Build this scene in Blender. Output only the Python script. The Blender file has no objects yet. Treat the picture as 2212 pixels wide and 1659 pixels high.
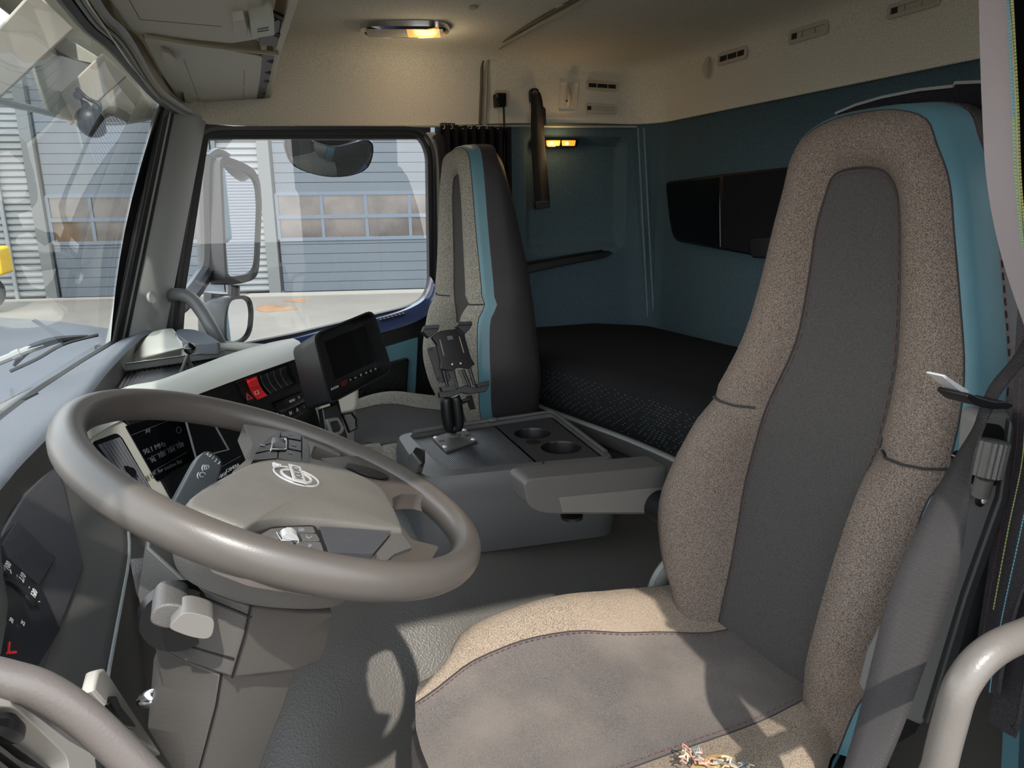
import bpy, bmesh, math, random
from mathutils import Vector, Matrix
random.seed(7)
SC = bpy.context.scene
COL = SC.collection
V = Vector
# ------------------------------------------------------------------ camera model (24 mm-equivalent phone lens)
FPX, IW, IH = 1533.0, 2212, 1659
YAW, PITCH, ROLL = math.radians(23.5), math.radians(13.5), math.radians(0.8)
CAM = V((0, 0, 1.15))
FWD = V((math.sin(YAW)*math.cos(PITCH), math.cos(YAW)*math.cos(PITCH), -math.sin(PITCH)))
_r = V((math.cos(YAW), -math.sin(YAW), 0)); _u = _r.cross(FWD)
RGT = _r*math.cos(ROLL) - _u*math.sin(ROLL)
UPV = _u*math.cos(ROLL) + _r*math.sin(ROLL)
def ray(u, w): return FWD + RGT*((u-IW/2)/FPX) - UPV*((w-IH/2)/FPX)
def on(u, w, x=None, y=None, z=None, p=None, n=None, d=None):
    """point of a real plane (x=, y=, z= constant or point+normal) measured from the photograph"""
    if d is not None: return CAM + ray(u, w)*d
    d = ray(u, w)
    if x is not None: return CAM + d*((x-CAM.x)/d.x)
    if y is not None: return CAM + d*((y-CAM.y)/d.y)
    if z is not None: return CAM + d*((z-CAM.z)/d.z)
    return CAM + d*((p-CAM).dot(n)/d.dot(n))
def ons(pts, **k): return [on(a, b, **k) for a, b in pts]
# ------------------------------------------------------------------ object helpers
def tag(o, label=None, cat=None, group=None, kind=None):
    if label: o['label'] = label
    if cat: o['category'] = cat
    if group: o['group'] = group
    if kind: o['kind'] = kind
    return o
def empty(name, loc, label=None, cat=None, group=None):
    o = bpy.data.objects.new(name, None); COL.objects.link(o)
    o.location = loc; o.empty_display_size = .05
    return tag(o, label, cat, group)
def link(name, bm, mat, parent=None, smooth=True, ang=35, bevel=0, seg=2, sub=0, solid=0, soff=-1):
    """one mesh object from a bmesh in world coordinates"""
    bm.normal_update()
    me = bpy.data.meshes.new(name)
    if smooth:
        for f in bm.faces: f.smooth = True
        lim = math.radians(ang)
        for e in bm.edges:
            if len(e.link_faces) == 2 and e.calc_face_angle(0) > lim: e.smooth = False
    bm.to_mesh(me); bm.free()
    for m in (mat if isinstance(mat, (list, tuple)) else [mat]): me.materials.append(m)
    o = bpy.data.objects.new(name, me); COL.objects.link(o)
    if parent is not None:
        o.parent = parent
        o.matrix_parent_inverse = Matrix.Translation(-V(parent.location)) if parent.type == 'EMPTY' else Matrix.Identity(4)
    if solid:
        md = o.modifiers.new('s', 'SOLIDIFY'); md.thickness = solid; md.offset = soff
    if sub:
        md = o.modifiers.new('u', 'SUBSURF'); md.levels = sub; md.render_levels = sub
    if bevel:
        md = o.modifiers.new('b', 'BEVEL'); md.width = bevel; md.segments = seg
        md.limit_method = 'ANGLE'; md.angle_limit = math.radians(40)
    return o
def struct(name, bm, mat, **k):
    o = link(name, bm, mat, **k); o['kind'] = 'structure'; return o
def BM(): return bmesh.new()
def quad(bm, a, b, c, d):
    vs = [bm.verts.new(p) for p in (a, b, c, d)]
    return bm.faces.new(vs)
def box(bm, c, s, rot=None):
    M = Matrix.Translation(V(c)) @ (rot.to_4x4() if rot is not None else Matrix.Identity(4)) @ Matrix.Diagonal((s[0], s[1], s[2], 1))
    bmesh.ops.create_cube(bm, size=1, matrix=M); return bm
def boxb(lo, hi):
    bm = BM(); lo, hi = V(lo), V(hi); return box(bm, (lo+hi)/2, hi-lo)
def prism(bm, pts, ext):
    """polygon (3d points) extruded by the vector ext"""
    ext = V(ext)
    a = [bm.verts.new(p) for p in pts]; b = [bm.verts.new(V(p)+ext) for p in pts]
    n = len(pts)
    fs = [bm.faces.new(a), bm.faces.new(list(reversed(b)))]
    for i in range(n): fs.append(bm.faces.new((a[i], b[i], b[(i+1) % n], a[(i+1) % n])))
    bmesh.ops.recalc_face_normals(bm, faces=fs)
    return bm
def cr(pts, n, closed=False):
    """Catmull-Rom resample"""
    pts = [V(p) for p in pts]; m = len(pts); out = []
    segs = m if closed else m-1
    for k in range(n if closed else n+1):
        t = k*segs/n; i = min(int(t), segs-1); f = t-i
        if closed: p0, p1, p2, p3 = pts[(i-1) % m], pts[i % m], pts[(i+1) % m], pts[(i+2) % m]
        else: p0, p1, p2, p3 = pts[max(i-1, 0)], pts[i], pts[min(i+1, m-1)], pts[min(i+2, m-1)]
        out.append(.5*((2*p1)+(p2-p0)*f+(2*p0-5*p1+4*p2-p3)*f*f+(3*p1-p0-3*p2+p3)*f**3))
    return out
def roundpoly(pts, r, n=4):
    """round the corners of a 3d polygon"""
    pts = [V(p) for p in pts]; m = len(pts); out = []
    rr = r if isinstance(r, (list, tuple)) else [r]*m
    for i in range(m):
        p, a, b = pts[i], pts[i-1], pts[(i+1) % m]
        if rr[i] <= 0: out.append(p); continue
        da, db = (a-p), (b-p)
        ra = min(rr[i], da.length*.48); rb = min(rr[i], db.length*.48)
        s, e = p+da.normalized()*ra, p+db.normalized()*rb
        for k in range(n+1):
            t = k/n; out.append((1-t)**2*s+2*t*(1-t)*p+t*t*e)
    return out
def tube(bm, pts, r, n=10, cap=True, closed=False, flat=1.0, up=None):
    """tube along a path; r number or list; flat squashes the section along the second axis"""
    pts = [V(p) for p in pts]; m = len(pts); rings = []
    nrm = V(up) if up is not None else None
    for i, p in enumerate(pts):
        if closed: t = pts[(i+1) % m]-pts[i-1]
        else: t = pts[min(i+1, m-1)]-pts[max(i-1, 0)]
        t.normalize()
        if nrm is None: nrm = t.orthogonal().normalized()
        if up is not None: nrm = V(up)
        nn = (nrm-t*nrm.dot(t)).normalized(); nrm = nn
        bb = t.cross(nn); rad = r[i] if isinstance(r, (list, tuple)) else r
        rings.append([bm.verts.new(p+(bb*math.cos(a)+nn*math.sin(a)*flat)*rad) for a in [2*math.pi*k/n for k in range(n)]])
    for i in range(m if closed else m-1):
        A, B = rings[i], rings[(i+1) % m]
        for k in range(n): bm.faces.new((A[k], A[(k+1) % n], B[(k+1) % n], B[k]))
    if cap and not closed:
        bm.faces.new(list(reversed(rings[0]))); bm.faces.new(rings[-1])
    return bm
def loft(bm, rings, closed_u=False, closed_v=False, cap=False):
    """quad strip surface through rings of equal length"""
    R = [[bm.verts.new(V(p)) for p in r] for r in rings]
    n = len(R[0]); m = len(R)
    for i in range(m if closed_v else m-1):
        A, B = R[i], R[(i+1) % m]
        for k in range(n if closed_u else n-1):
            try: bm.faces.new((A[k], A[(k+1) % n], B[(k+1) % n], B[k]))
            except ValueError: pass
    if cap and closed_u:
        bm.faces.new(list(reversed(R[0]))); bm.faces.new(R[-1])
    return bm
def frame_mesh(bm, outer, inner, ext):
    """ring between two loops of equal length, extruded"""
    ext = V(ext); n = len(outer)
    L = [[bm.verts.new(V(p)+e) for p in lp] for lp, e in ((outer, V()), (inner, V()), (inner, ext), (outer, ext))]
    fs = []
    for j in range(4):
        A, B = L[j], L[(j+1) % 4]
        for k in range(n): fs.append(bm.faces.new((A[k], A[(k+1) % n], B[(k+1) % n], B[k])))
    bmesh.ops.recalc_face_normals(bm, faces=fs)
    return bm
def cyl(bm, a, b, r, n=16, r2=None):
    return tube(bm, [a, b], [r, r if r2 is None else r2], n=n)
def ball(bm, c, r, seg=16, sc=(1, 1, 1), rot=None):
    M = Matrix.Translation(V(c)) @ (rot.to_4x4() if rot is not None else Matrix.Identity(4)) @ Matrix.Diagonal((sc[0], sc[1], sc[2], 1))
    bmesh.ops.create_uvsphere(bm, u_segments=seg, v_segments=max(6, seg//2), radius=r, matrix=M); return bm
def axes(xd, yd):
    """rotation whose columns are right, up and normal"""
    xd = V(xd).normalized(); zd = xd.cross(V(yd)).normalized(); yd = zd.cross(xd)
    return Matrix((xd, yd, zd)).transposed()
def rect(c, xd, yd, w, h):
    c, xd, yd = V(c), V(xd).normalized(), V(yd).normalized()
    return [c+xd*(sx*w/2)+yd*(sy*h/2) for sx, sy in ((-1, -1), (1, -1), (1, 1), (-1, 1))]
def text_mesh(s, loc, size, xd, yd, depth=.0006, align='CENTER', sx=1.0):
    cu = bpy.data.curves.new('t', 'FONT'); cu.body = s; cu.size = size; cu.extrude = depth
    cu.align_x = align; cu.align_y = 'CENTER'; cu.resolution_u = 3
    o = bpy.data.objects.new('t', cu); COL.objects.link(o)
    dg = bpy.context.evaluated_depsgraph_get()
    me = bpy.data.meshes.new_from_object(o.evaluated_get(dg))
    bpy.data.objects.remove(o); bpy.data.curves.remove(cu)
    R = axes(xd, yd).to_4x4()
    me.transform(Matrix.Translation(V(loc)) @ R @ Matrix.Diagonal((sx, 1, 1, 1)))
    bm = BM(); bm.from_mesh(me); bpy.data.meshes.remove(me)
    return bm
def text(name, s, loc, size, xd, yd, mat, parent, **k):
    return link(name, text_mesh(s, loc, size, xd, yd, **k), mat, parent, smooth=False)
def join_bm(bm, other):
    me = bpy.data.meshes.new('j'); other.to_mesh(me); other.free(); bm.from_mesh(me); bpy.data.meshes.remove(me); return bm
def dashes(path, n, r, duty=.6, k=5):
    """row of stitches along a path, as one mesh"""
    bm = BM(); P = cr(path, n*3)
    m = len(P)-1
    for i in range(n):
        a = i*m/n; b = a+duty*m/n
        def at(t):
            j = min(int(t), m-1); return P[j].lerp(P[j+1], t-j)
        tube(bm, [at(a), at((a+b)/2), at(b)], r, n=k)
    return bm
def ss(a, b, x):
    t = max(0, min(1, (x-a)/(b-a))); return t*t*(3-2*t)
# ------------------------------------------------------------------ materials
MATS = {}
def srgb(r, g, b):
    f = lambda c: (c/255/12.92) if c/255 <= .04045 else ((c/255+.055)/1.055)**2.4
    return (f(r), f(g), f(b), 1)
def mat(name, rgb, rough=.5, metal=0, spec=.5, bump=0, bscale=400, var=0, vscale=3, kind='noise', coat=0, sheen=0, detail=3):
    m = bpy.data.materials.new(name); m.use_nodes = True; nt = m.node_tree; N = nt.nodes; L = nt.links
    b = N['Principled BSDF']; c = srgb(*rgb)
    b.inputs['Base Color'].default_value = c; b.inputs['Roughness'].default_value = rough
    b.inputs['Metallic'].default_value = metal; b.inputs['Specular IOR Level'].default_value = spec
    if coat: b.inputs['Coat Weight'].default_value = coat
    if sheen: b.inputs['Sheen Weight'].default_value = sheen
    if bump or var: tc = N.new('ShaderNodeTexCoord')
    if var:
        nz = N.new('ShaderNodeTexNoise'); nz.inputs['Scale'].default_value = vscale; nz.inputs['Detail'].default_value = 5
        L.new(tc.outputs['Object'], nz.inputs['Vector'])
        rp = N.new('ShaderNodeValToRGB')
        rp.color_ramp.elements[0].position = .3; rp.color_ramp.elements[1].position = .7
        rp.color_ramp.elements[0].color = tuple(max(0, v*(1-var)) for v in c[:3])+(1,)
        rp.color_ramp.elements[1].color = tuple(min(1, v*(1+var)) for v in c[:3])+(1,)
        L.new(nz.outputs['Fac'], rp.inputs['Fac']); L.new(rp.outputs['Color'], b.inputs['Base Color'])
    if bump:
        if kind == 'voronoi':
            t = N.new('ShaderNodeTexVoronoi'); t.feature = 'SMOOTH_F1'; out = t.outputs['Distance']
        elif kind == 'wave':
            t = N.new('ShaderNodeTexWave'); t.bands_direction = 'Z'; out = t.outputs['Fac']
        else:
            t = N.new('ShaderNodeTexNoise'); t.inputs['Detail'].default_value = detail; out = t.outputs['Fac']
        t.inputs['Scale'].default_value = bscale
        L.new(tc.outputs['Object'], t.inputs['Vector'])
        bp = N.new('ShaderNodeBump'); bp.inputs['Strength'].default_value = bump; bp.inputs['Distance'].default_value = .002
        L.new(out, bp.inputs['Height']); L.new(bp.outputs['Normal'], b.inputs['Normal'])
    MATS[name] = m
    return m
def fabric(name, dark, light, scale=420, rough=.95, bump=.5, bias=.5, dust=None):
    """woven two-tone cloth; dust = worn paler patches"""
    m = bpy.data.materials.new(name); m.use_nodes = True; nt = m.node_tree; N = nt.nodes; L = nt.links
    b = N['Principled BSDF']; b.inputs['Roughness'].default_value = rough; b.inputs['Specular IOR Level'].default_value = .15
    tc = N.new('ShaderNodeTexCoord'); nz = N.new('ShaderNodeTexNoise')
    nz.inputs['Scale'].default_value = scale; nz.inputs['Detail'].default_value = 2; nz.inputs['Roughness'].default_value = .7
    L.new(tc.outputs['Object'], nz.inputs['Vector'])
    rp = N.new('ShaderNodeValToRGB'); e = rp.color_ramp.elements
    e[0].position = bias-.14; e[0].color = srgb(*dark); e[1].position = bias+.14; e[1].color = srgb(*light)
    L.new(nz.outputs['Fac'], rp.inputs['Fac']); col = rp.outputs['Color']
    if dust:
        n2 = N.new('ShaderNodeTexNoise'); n2.inputs['Scale'].default_value = 6; n2.inputs['Detail'].default_value = 4
        L.new(tc.outputs['Object'], n2.inputs['Vector'])
        r2 = N.new('ShaderNodeValToRGB'); r2.color_ramp.elements[0].position = .45; r2.color_ramp.elements[1].position = .75
        r2.color_ramp.elements[1].color = (.6, .6, .6, 1)
        L.new(n2.outputs['Fac'], r2.inputs['Fac'])
        mx = N.new('ShaderNodeMix'); mx.data_type = 'RGBA'; mx.inputs['B'].default_value = srgb(*dust)
        L.new(r2.outputs['Color'], mx.inputs['Factor']); L.new(col, mx.inputs['A']); col = mx.outputs['Result']
    L.new(col, b.inputs['Base Color'])
    bp = N.new('ShaderNodeBump'); bp.inputs['Strength'].default_value = bump; bp.inputs['Distance'].default_value = .0015
    L.new(nz.outputs['Fac'], bp.inputs['Height']); L.new(bp.outputs['Normal'], b.inputs['Normal'])
    MATS[name] = m
    return m
def emit(name, rgb, strength, base=(20, 20, 20)):
    m = mat(name, base, .4); b = m.node_tree.nodes['Principled BSDF']
    b.inputs['Emission Color'].default_value = srgb(*rgb); b.inputs['Emission Strength'].default_value = strength
    return m
def glassmat(name, tint=(1, 1, 1), refl=1.0, rough=0.0, dens=1.0):
    """thin pane: clear transmission with a Fresnel reflection"""
    m = bpy.data.materials.new(name); m.use_nodes = True; nt = m.node_tree; N = nt.nodes; L = nt.links
    N.remove(N['Principled BSDF']); out = N['Material Output']
    tr = N.new('ShaderNodeBsdfTransparent'); tr.inputs['Color'].default_value = (*tint, 1)
    gl = N.new('ShaderNodeBsdfGlossy'); gl.inputs['Roughness'].default_value = rough
    gl.inputs['Color'].default_value = (refl, refl, refl, 1)
    lw = N.new('ShaderNodeLayerWeight'); lw.inputs['Blend'].default_value = .5
    pw = N.new('ShaderNodeMath'); pw.operation = 'POWER'; pw.inputs[1].default_value = 5
    ml = N.new('ShaderNodeMath'); ml.operation = 'MULTIPLY_ADD'; ml.inputs[1].default_value = .8; ml.inputs[2].default_value = .05*dens
    L.new(lw.outputs['Facing'], pw.inputs[0]); L.new(pw.outputs[0], ml.inputs[0])
    mx = N.new('ShaderNodeMixShader'); L.new(ml.outputs[0], mx.inputs['Fac'])
    L.new(tr.outputs[0], mx.inputs[1]); L.new(gl.outputs[0], mx.inputs[2])
    L.new(mx.outputs[0], out.inputs['Surface'])
    MATS[name] = m
    return m
M_HEAD = fabric('headliner_cloth', (202, 198, 184), (228, 224, 212), 260, bump=.25)
M_FELT = fabric('blue_felt', (64, 84, 93), (86, 106, 115), 500, bump=.3)
M_CHAR = fabric('charcoal_cloth', (64, 62, 61), (82, 80, 79), 700, bump=.35)
M_CHARS = fabric('charcoal_seat_cloth', (84, 79, 77), (112, 106, 102), 700, bump=.35, dust=(140, 130, 122))
M_GREY = fabric('grey_tweed', (74, 65, 60), (142, 129, 119), 680, bump=.6)
M_GREYS = fabric('sandy_tweed', (98, 87, 78), (170, 154, 136), 620, bump=.5, dust=(158, 142, 124))
M_GREYP = fabric('pale_tweed', (96, 92, 86), (166, 162, 150), 420, bump=.6)
M_TEAL = mat('teal_leather', (80, 119, 131), .42, bump=.15, bscale=900, var=.06, vscale=4)
M_DKL = mat('dark_leather', (48, 46, 48), .5, bump=.15, bscale=700)
M_BLKF = fabric('black_cloth', (22, 22, 26), (36, 35, 40), 500, bump=.4)
M_MATT = fabric('mattress_cloth', (24, 24, 26), (38, 38, 40), 300, bump=.4)
M_BLK = mat('black_plastic', (17, 17, 19), .42, bump=.08, bscale=900)
M_GLOSS = mat('gloss_black', (8, 9, 12), .12)
M_SCREEN = mat('screen_glass', (5, 6, 8), .2, spec=.2)
M_SATIN = mat('satin_black', (14, 14, 16), .35)
M_RUB = mat('black_rubber', (12, 12, 13), .55)
M_DGR = mat('dark_grey_plastic', (84, 82, 80), .48, bump=.25, bscale=650, var=.05, vscale=6)
M_CONS = mat('console_plastic', (84, 84, 84), .5, bump=.15, bscale=420, kind='voronoi', var=.08, vscale=5)
M_CONSM = mat('console_mat_rubber', (48, 49, 52), .5)
M_PAD = mat('dash_pad_plastic', (70, 74, 80), .6, bump=.3, bscale=500, var=.06, vscale=5)
M_DASHD = mat('dash_dark_plastic', (92, 90, 88), .5, bump=.2, bscale=700)
M_LGR = mat('light_grey_plastic', (164, 164, 155), .45, bump=.12, bscale=700)
M_CREAM = mat('cream_plastic', (196, 190, 180), .4)
M_BEIGE = mat('locker_plastic', (186, 180, 166), .55, bump=.35, bscale=450)
M_BEIGE2 = mat('beige_trim_plastic', (178, 168, 146), .5, bump=.15, bscale=600)
M_WHEEL = mat('wheel_leather', (80, 75, 71), .36, bump=.05, bscale=700, kind='noise', var=.10, vscale=9)
M_HUB = mat('wheel_hub_plastic', (98, 95, 90), .5, bump=.2, bscale=700, var=.10, vscale=14)
M_COLM = mat('column_plastic', (82, 79, 76), .45, bump=.2, bscale=700, var=.08, vscale=7)
M_FLOOR = mat('vinyl_floor', (88, 85, 81), .40, bump=.25, bscale=280, kind='voronoi', var=.12, vscale=4)
M_PILLAR = mat('pillar_grey_plastic', (140, 142, 140), .5, bump=.12, bscale=700)
M_CHROME = mat('chrome', (220, 220, 222), .12, metal=1)
M_SILVER = mat('silver_paint', (176, 176, 176), .3, metal=.25)
M_STEEL = mat('steel', (225, 225, 228), .35, metal=.5)
M_RED = mat('red_plastic', (226, 40, 48), .4)
M_REDD = mat('dark_red_plastic', (80, 10, 16), .3)
M_WHITE = mat('white_print', (225, 225, 225), .5)
M_GREYPR = mat('grey_print', (112, 114, 120), .5)
M_REDPR = mat('red_print', (225, 80, 90), .5)
M_STRED = mat('red_thread', (104, 62, 64), .8)
M_STDK = mat('dark_thread', (46, 44, 44), .8)
M_STTEAL = mat('teal_thread', (110, 176, 190), .8)
M_STYEL = mat('yellow_thread', (196, 200, 120), .8)
M_STGRN = mat('green_thread', (150, 190, 140), .8)
M_MIRROR = mat('mirror_glass', (235, 238, 240), .02, metal=1)
M_GLASS = glassmat('window_glass', (.93, .955, .95))
M_WSGL = glassmat('windscreen_glass', (.93, .96, .95))
M_SMOKE = glassmat('smoked_acrylic', (.80, .81, .78), .6)
M_BELT = mat('belt_webbing', (58, 55, 56), .6, bump=.7, bscale=260, kind='wave')
M_BELTD = mat('belt_webbing_dark', (24, 23, 26), .6, bump=.5, bscale=300, kind='wave')
M_AMBER = emit('amber_lamp', (255, 140, 40), 1.2, (200, 120, 50))
M_BULB = emit('lamp_bulb', (255, 210, 130), 9, (255, 220, 160))
M_LENS = mat('lamp_lens', (150, 148, 142), .2, bump=.5, bscale=500, kind='voronoi')
M_CURT = mat('lit_curtain_cloth', (182, 172, 177), .75, bump=.3, bscale=700)
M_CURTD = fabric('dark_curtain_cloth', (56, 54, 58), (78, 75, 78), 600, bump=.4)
M_HANDLE = mat('handle_rubber', (100, 95, 90), .35, bump=.12, bscale=300, var=.08, vscale=8)
M_HAND2 = mat('handle_grip', (96, 90, 87), .36, bump=.1, bscale=500, var=.05, vscale=8)
M_FOAM = mat('seat_foam', (176, 146, 96), .9, bump=.6, bscale=200)
# ================================================================== THE CAB SHELL
YW, XR = 2.35, 1.6            # passenger side wall, rear wall
# ---- floor with the engine tunnel
def floor_z(x, y):
    s = .10*ss(.30, .0, x)
    t = ss(.80-s, 1.42-s*.6, y)
    return .46*t + .03*math.sin(6*x)*ss(1.0, 1.2, y)*(1-ss(1.3, 1.42, y)) + .12*ss(.75, .95, x)*ss(.2, .6, y)*(1-t)
bm = BM()
nx, ny = 70, 70
loft(bm, [[V((-.75+2.35*i/nx, .2+2.15*j/ny, floor_z(-.75+2.35*i/nx, .2+2.15*j/ny))) for j in range(ny+1)] for i in range(nx+1)])
struct('floor', bm, M_FLOOR)
# ---- headliner: side, rear and roof in one moulded shell
def plan(inset, n=8):
    """plan line: near rear corner, rear wall, passenger side, round the windscreen corner, along the windscreen"""
    R = max(.13, inset+.02)
    pts = [V((XR-inset, .15, 0)), V((XR-inset, YW-R, 0))]
    for k in range(1, n+1):
        a = math.pi/2*k/n
        pts.append(V((XR-R+(R-inset)*math.cos(a), YW-R+(R-inset)*math.sin(a), 0)))
    pts += [V((1.2, YW-inset, 0)), V((.95, YW-inset, 0)), V((.5, YW-inset, 0)), V((.2, YW-inset, 0))]
    pts += [V((.07+inset*.3, 2.335-inset*.6, 0)), V((.0+inset*.5, 2.2-inset*.2, 0)), V((-.04+inset, 1.944, 0)), V((-.075+inset, 1.5, 0)), V((-.095+inset, 1.117, 0)), V((-.11+inset, .15, 0))]
    return pts
def hem(p):   # height of the lower edge
    return 1.412 + .05*ss(.25, 1.4, p.x)
prof = [(.006, None), (.0, .005), (0, .10), (.001, .18), (.008, .207), (.026, .225), (.07, .237), (.17, .24)]
rings = []
for ins, dz in prof:
    rg = []
    for p in plan(ins):
        h = hem(p); top = 1.672
        z = h-.0 if dz is None else h+dz/.24*(top-h)
        rg.append(V((p.x, p.y, z)))
    rings.append(rg)
cc0 = V((.65, 1.1, 1.672))
for f in (.25, .6, .999): rings.append([p.lerp(cc0, f) for p in rings[7]])
bm = BM(); loft(bm, rings)
struct('ceiling', bm, M_HEAD, ang=50)
# roof skin above, closing the cab over the driver
bm = boxb((-.16, .22, 1.70), (1.66, 2.42, 1.74)); struct('ceiling_outer', bm, M_CREAM)
bm = boxb((-.3, .2, 1.59), (.78, .26, 1.72)); struct('trim_1', bm, M_HEAD)      # door header over the driver
# groove where front and rear headliner meet
path = [on(1037, 268, y=YW-.004), on(1040, 190, y=YW-.004), on(1043, 130, y=YW-.004), on(1062, 104, y=YW-.03), on(1150, 50, z=1.668), on(1240, 0, z=1.668), on(1330, -55, z=1.668)]
P = cr(path, 30)
bm = BM(); tube(bm, P, .0055, n=6); struct('trim_2', bm, mat('headliner_seam', (92, 86, 74), .8))
bm = BM(); tube(bm, [p+V((.016, -.002, -.003)) for p in P], .007, n=8); struct('trim_3', bm, mat('headliner_rail', (150, 144, 130), .5))
# white lip under the side headliner
bm = BM(); tube(bm, [on(640, 274, y=YW-.012), on(900, 273, y=YW-.012), on(1090, 272, y=YW-.012), on(1375, 274, y=YW-.03)], .004, n=6)
struct('trim_4', bm, M_LGR)
# ---- blue felt walls
def wall_grid(fn, nu, nv): 
    bm = BM(); loft(bm, [[fn(i/nu, j/nv) for j in range(nv+1)] for i in range(nu+1)]); return bm
rc = [on(1150, 300, y=YW).x, on(1345, 540, y=YW).x, on(1150, 535, y=YW).z, on(1250, 302, y=YW).z]
def side_fn(u, v):
    x = .76+u*(XR-.09-.76); z = .0+v*1.53
    rec = ss(rc[0]-.03, rc[0]+.01, x)*(1-ss(rc[1]-.02, rc[1]+.02, x))*ss(rc[2]-.02, rc[2]+.02, z)*(1-ss(rc[3]-.02, rc[3]+.02, z))
    y = YW+.005+.040*rec
    return V((x, y, z))
bm = wall_grid(side_fn, 110, 150)
struct('wall_passenger_side', bm, M_FELT)
sp = [on(1440, 390, x=XR), on(1645, 362, x=XR), on(1640, 556, x=XR), on(1452, 525, x=XR)]
def rear_fn(u, v):
    y = .2+u*(YW-.09-.2); z = v*1.53
    return V((XR+.005, y, z))
bm = wall_grid(rear_fn, 10, 10); struct('wall_rear', bm, M_FELT)
bm = BM(); loft(bm, [[V((XR-.095+.10*math.sin(a), YW-.095+.10*math.cos(a), z)) for z in (0, .7, 1.53)] for a in [math.pi/2*k/8 for k in range(9)]])
struct('wall_corner', bm, M_FELT)
# piping in the rear corner: two pale lines
for k, (a, b) in enumerate((((1378, 276), (1399, 684)), ((1391, 276), (1412, 684)))):
    bm = BM(); tube(bm, [on(a[0], a[1], y=YW-.035+k*-.02), on(b[0], b[1], y=YW-.035+k*-.02)], .004, n=6)
    struct('trim_%d' % (5+k), bm, mat('felt_piping', (104, 128, 138), .8))
# near side of the sleeper and the driver's door post (shade the cab; mostly out of frame); opening above the bunk added to let sky light in
bm = boxb((.60, .18, -.1), (1.2, .23, 1.72)); bm2_ = boxb((1.2, .18, -.1), (1.66, .23, .9)); join_bm(bm, bm2_); bm2_ = boxb((1.2, .18, 1.62), (1.66, .23, 1.72)); join_bm(bm, bm2_); struct('wall_driver_side', bm, M_FELT)
bm = BM(); prism(bm, [(-.40, .2, .0), (-.36, .2, .8), (-.20, .2, 1.60), (-.15, .2, 1.60), (-.30, .2, .8), (-.31, .2, 0)], (0, .05, 0)); struct('wall_front_post', bm, M_PILLAR)
bm = boxb((-.62, .2, -.1), (-.56, 2.35, .78)); struct('wall_front', bm, M_DASHD)
# ---- passenger door: panel, window frame, glass
win = [(455, 293), (905, 291), (924, 330), (928, 620), (905, 657), (640, 720), (395, 770), (384, 735), (444, 312)]
inner = roundpoly(ons(win, y=YW-.01), [.05, .05, .03, .04, .07, 0, 0, .01, .03], 5)
cin = sum(inner, V())/len(inner)
def grow(pts, d):
    out = []
    n = len(pts)
    for i in range(n):
        t = (pts[(i+1) % n]-pts[i-1]); nn = V((t.z, 0, -t.x)).normalized()
        if nn.dot(pts[i]-cin) < 0: nn.negate()
        out.append(pts[i]+nn*d)
    return out
m1 = grow(inner, .014); m2 = grow(inner, .025)
bm = BM(); frame_mesh(bm, m1, inner, (0, .03, 0))
struct('window_1', bm, M_RUB, ang=50)
bm = BM(); bm.faces.new([bm.verts.new(p+V((0, .018, 0))) for p in grow(inner, .004)])
win1 = bpy.data.objects['window_1']
o = link('window_glass', bm, M_GLASS, win1)
bm = BM(); frame_mesh(bm, [p+V((0, -.012, 0)) for p in m2], [p+V((0, -.010, 0)) for p in m1], (0, .04, 0)); link('frame_seal', bm, M_SATIN, win1)
# door panel (below the sill) and the pale B-post strip
sill = [on(640, 728, y=YW-.02), on(905, 664, y=YW-.02), on(938, 640, y=YW-.02)]
bm = BM(); prism(bm, [V((-.30, YW-.02, .80)), on(395, 775, y=YW-.02), on(640, 728, y=YW-.02), on(860, 678, y=YW-.02), on(915, 655, y=YW-.02), on(940, 640, y=YW-.02), V((.78, YW-.02, .3)), V((-.30, YW-.02, .3))], (0, .06, 0))
struct('door_1', bm, M_BLK, bevel=.01)
door = bpy.data.objects['door_1']
M_SILL = mat('sill_sky_reflection', (40, 54, 92), .3, coat=.5)  # blue sky reflection painted into the sill colour
strip = cr([on(560, 752, y=YW-.03), on(700, 715, y=YW-.03), on(830, 684, y=YW-.03), on(890, 664, y=YW-.03), on(922, 640, y=YW-.03), on(932, 600, y=YW-.03)], 24)
bm = BM(); loft(bm, [[p+V((0, .022, .004)), p+V((0, .0, .0)), p+V((.006, -.022, -.026)), p+V((.008, -.026, -.044))] for p in strip]); link('sill_cap', bm, M_SILL, door)
bm = BM()
for k in range(7):
    c = on(822+k*8.2, 691-k*2.2, y=YW-.046); box(bm, c, (.007, .02, .005))
link('vent_slot', bm, M_RUB, door)
bm = BM(); prism(bm, roundpoly(ons([(700, 790), (905, 728), (897, 880), (860, 900), (700, 900)], y=YW-.03), .01), (0, .02, 0)); link('inlay', bm, M_TEAL, door, bevel=.004)
bm = BM(); prism(bm, roundpoly(ons([(745, 812), (884, 772), (876, 905), (740, 905)], y=YW-.045), .015), (0, .02, 0)); link('speaker_cover', bm, M_SATIN, door, bevel=.004)
bm = BM()
for i in range(7):
    for j in range(7):
        c = on(775+i*15+(j % 2)*7, 812+j*12, y=YW-.047)
        tube(bm, [c, c+V((0, .004, 0))], .0085, n=6)
link('speaker_mesh', bm, M_RUB, door, smooth=False)
bm = BM(); prism(bm, [on(925, 285, y=YW-.02), on(952, 290, y=YW-.02), on(966, 700, y=YW-.02), on(955, 900, y=YW-.02), on(935, 900, y=YW-.02), on(944, 640, y=YW-.02), on(941, 400, y=YW-.02), on(937, 330, y=YW-.02), on(915, 292, y=YW-.02)], (0, .05, 0))
struct('trim_7', bm, M_LGR, bevel=.004)
bm = boxb((.775, YW-.028, .3), (.82, YW+.03, 1.44)); struct('trim_8', bm, M_DKL)
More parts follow.
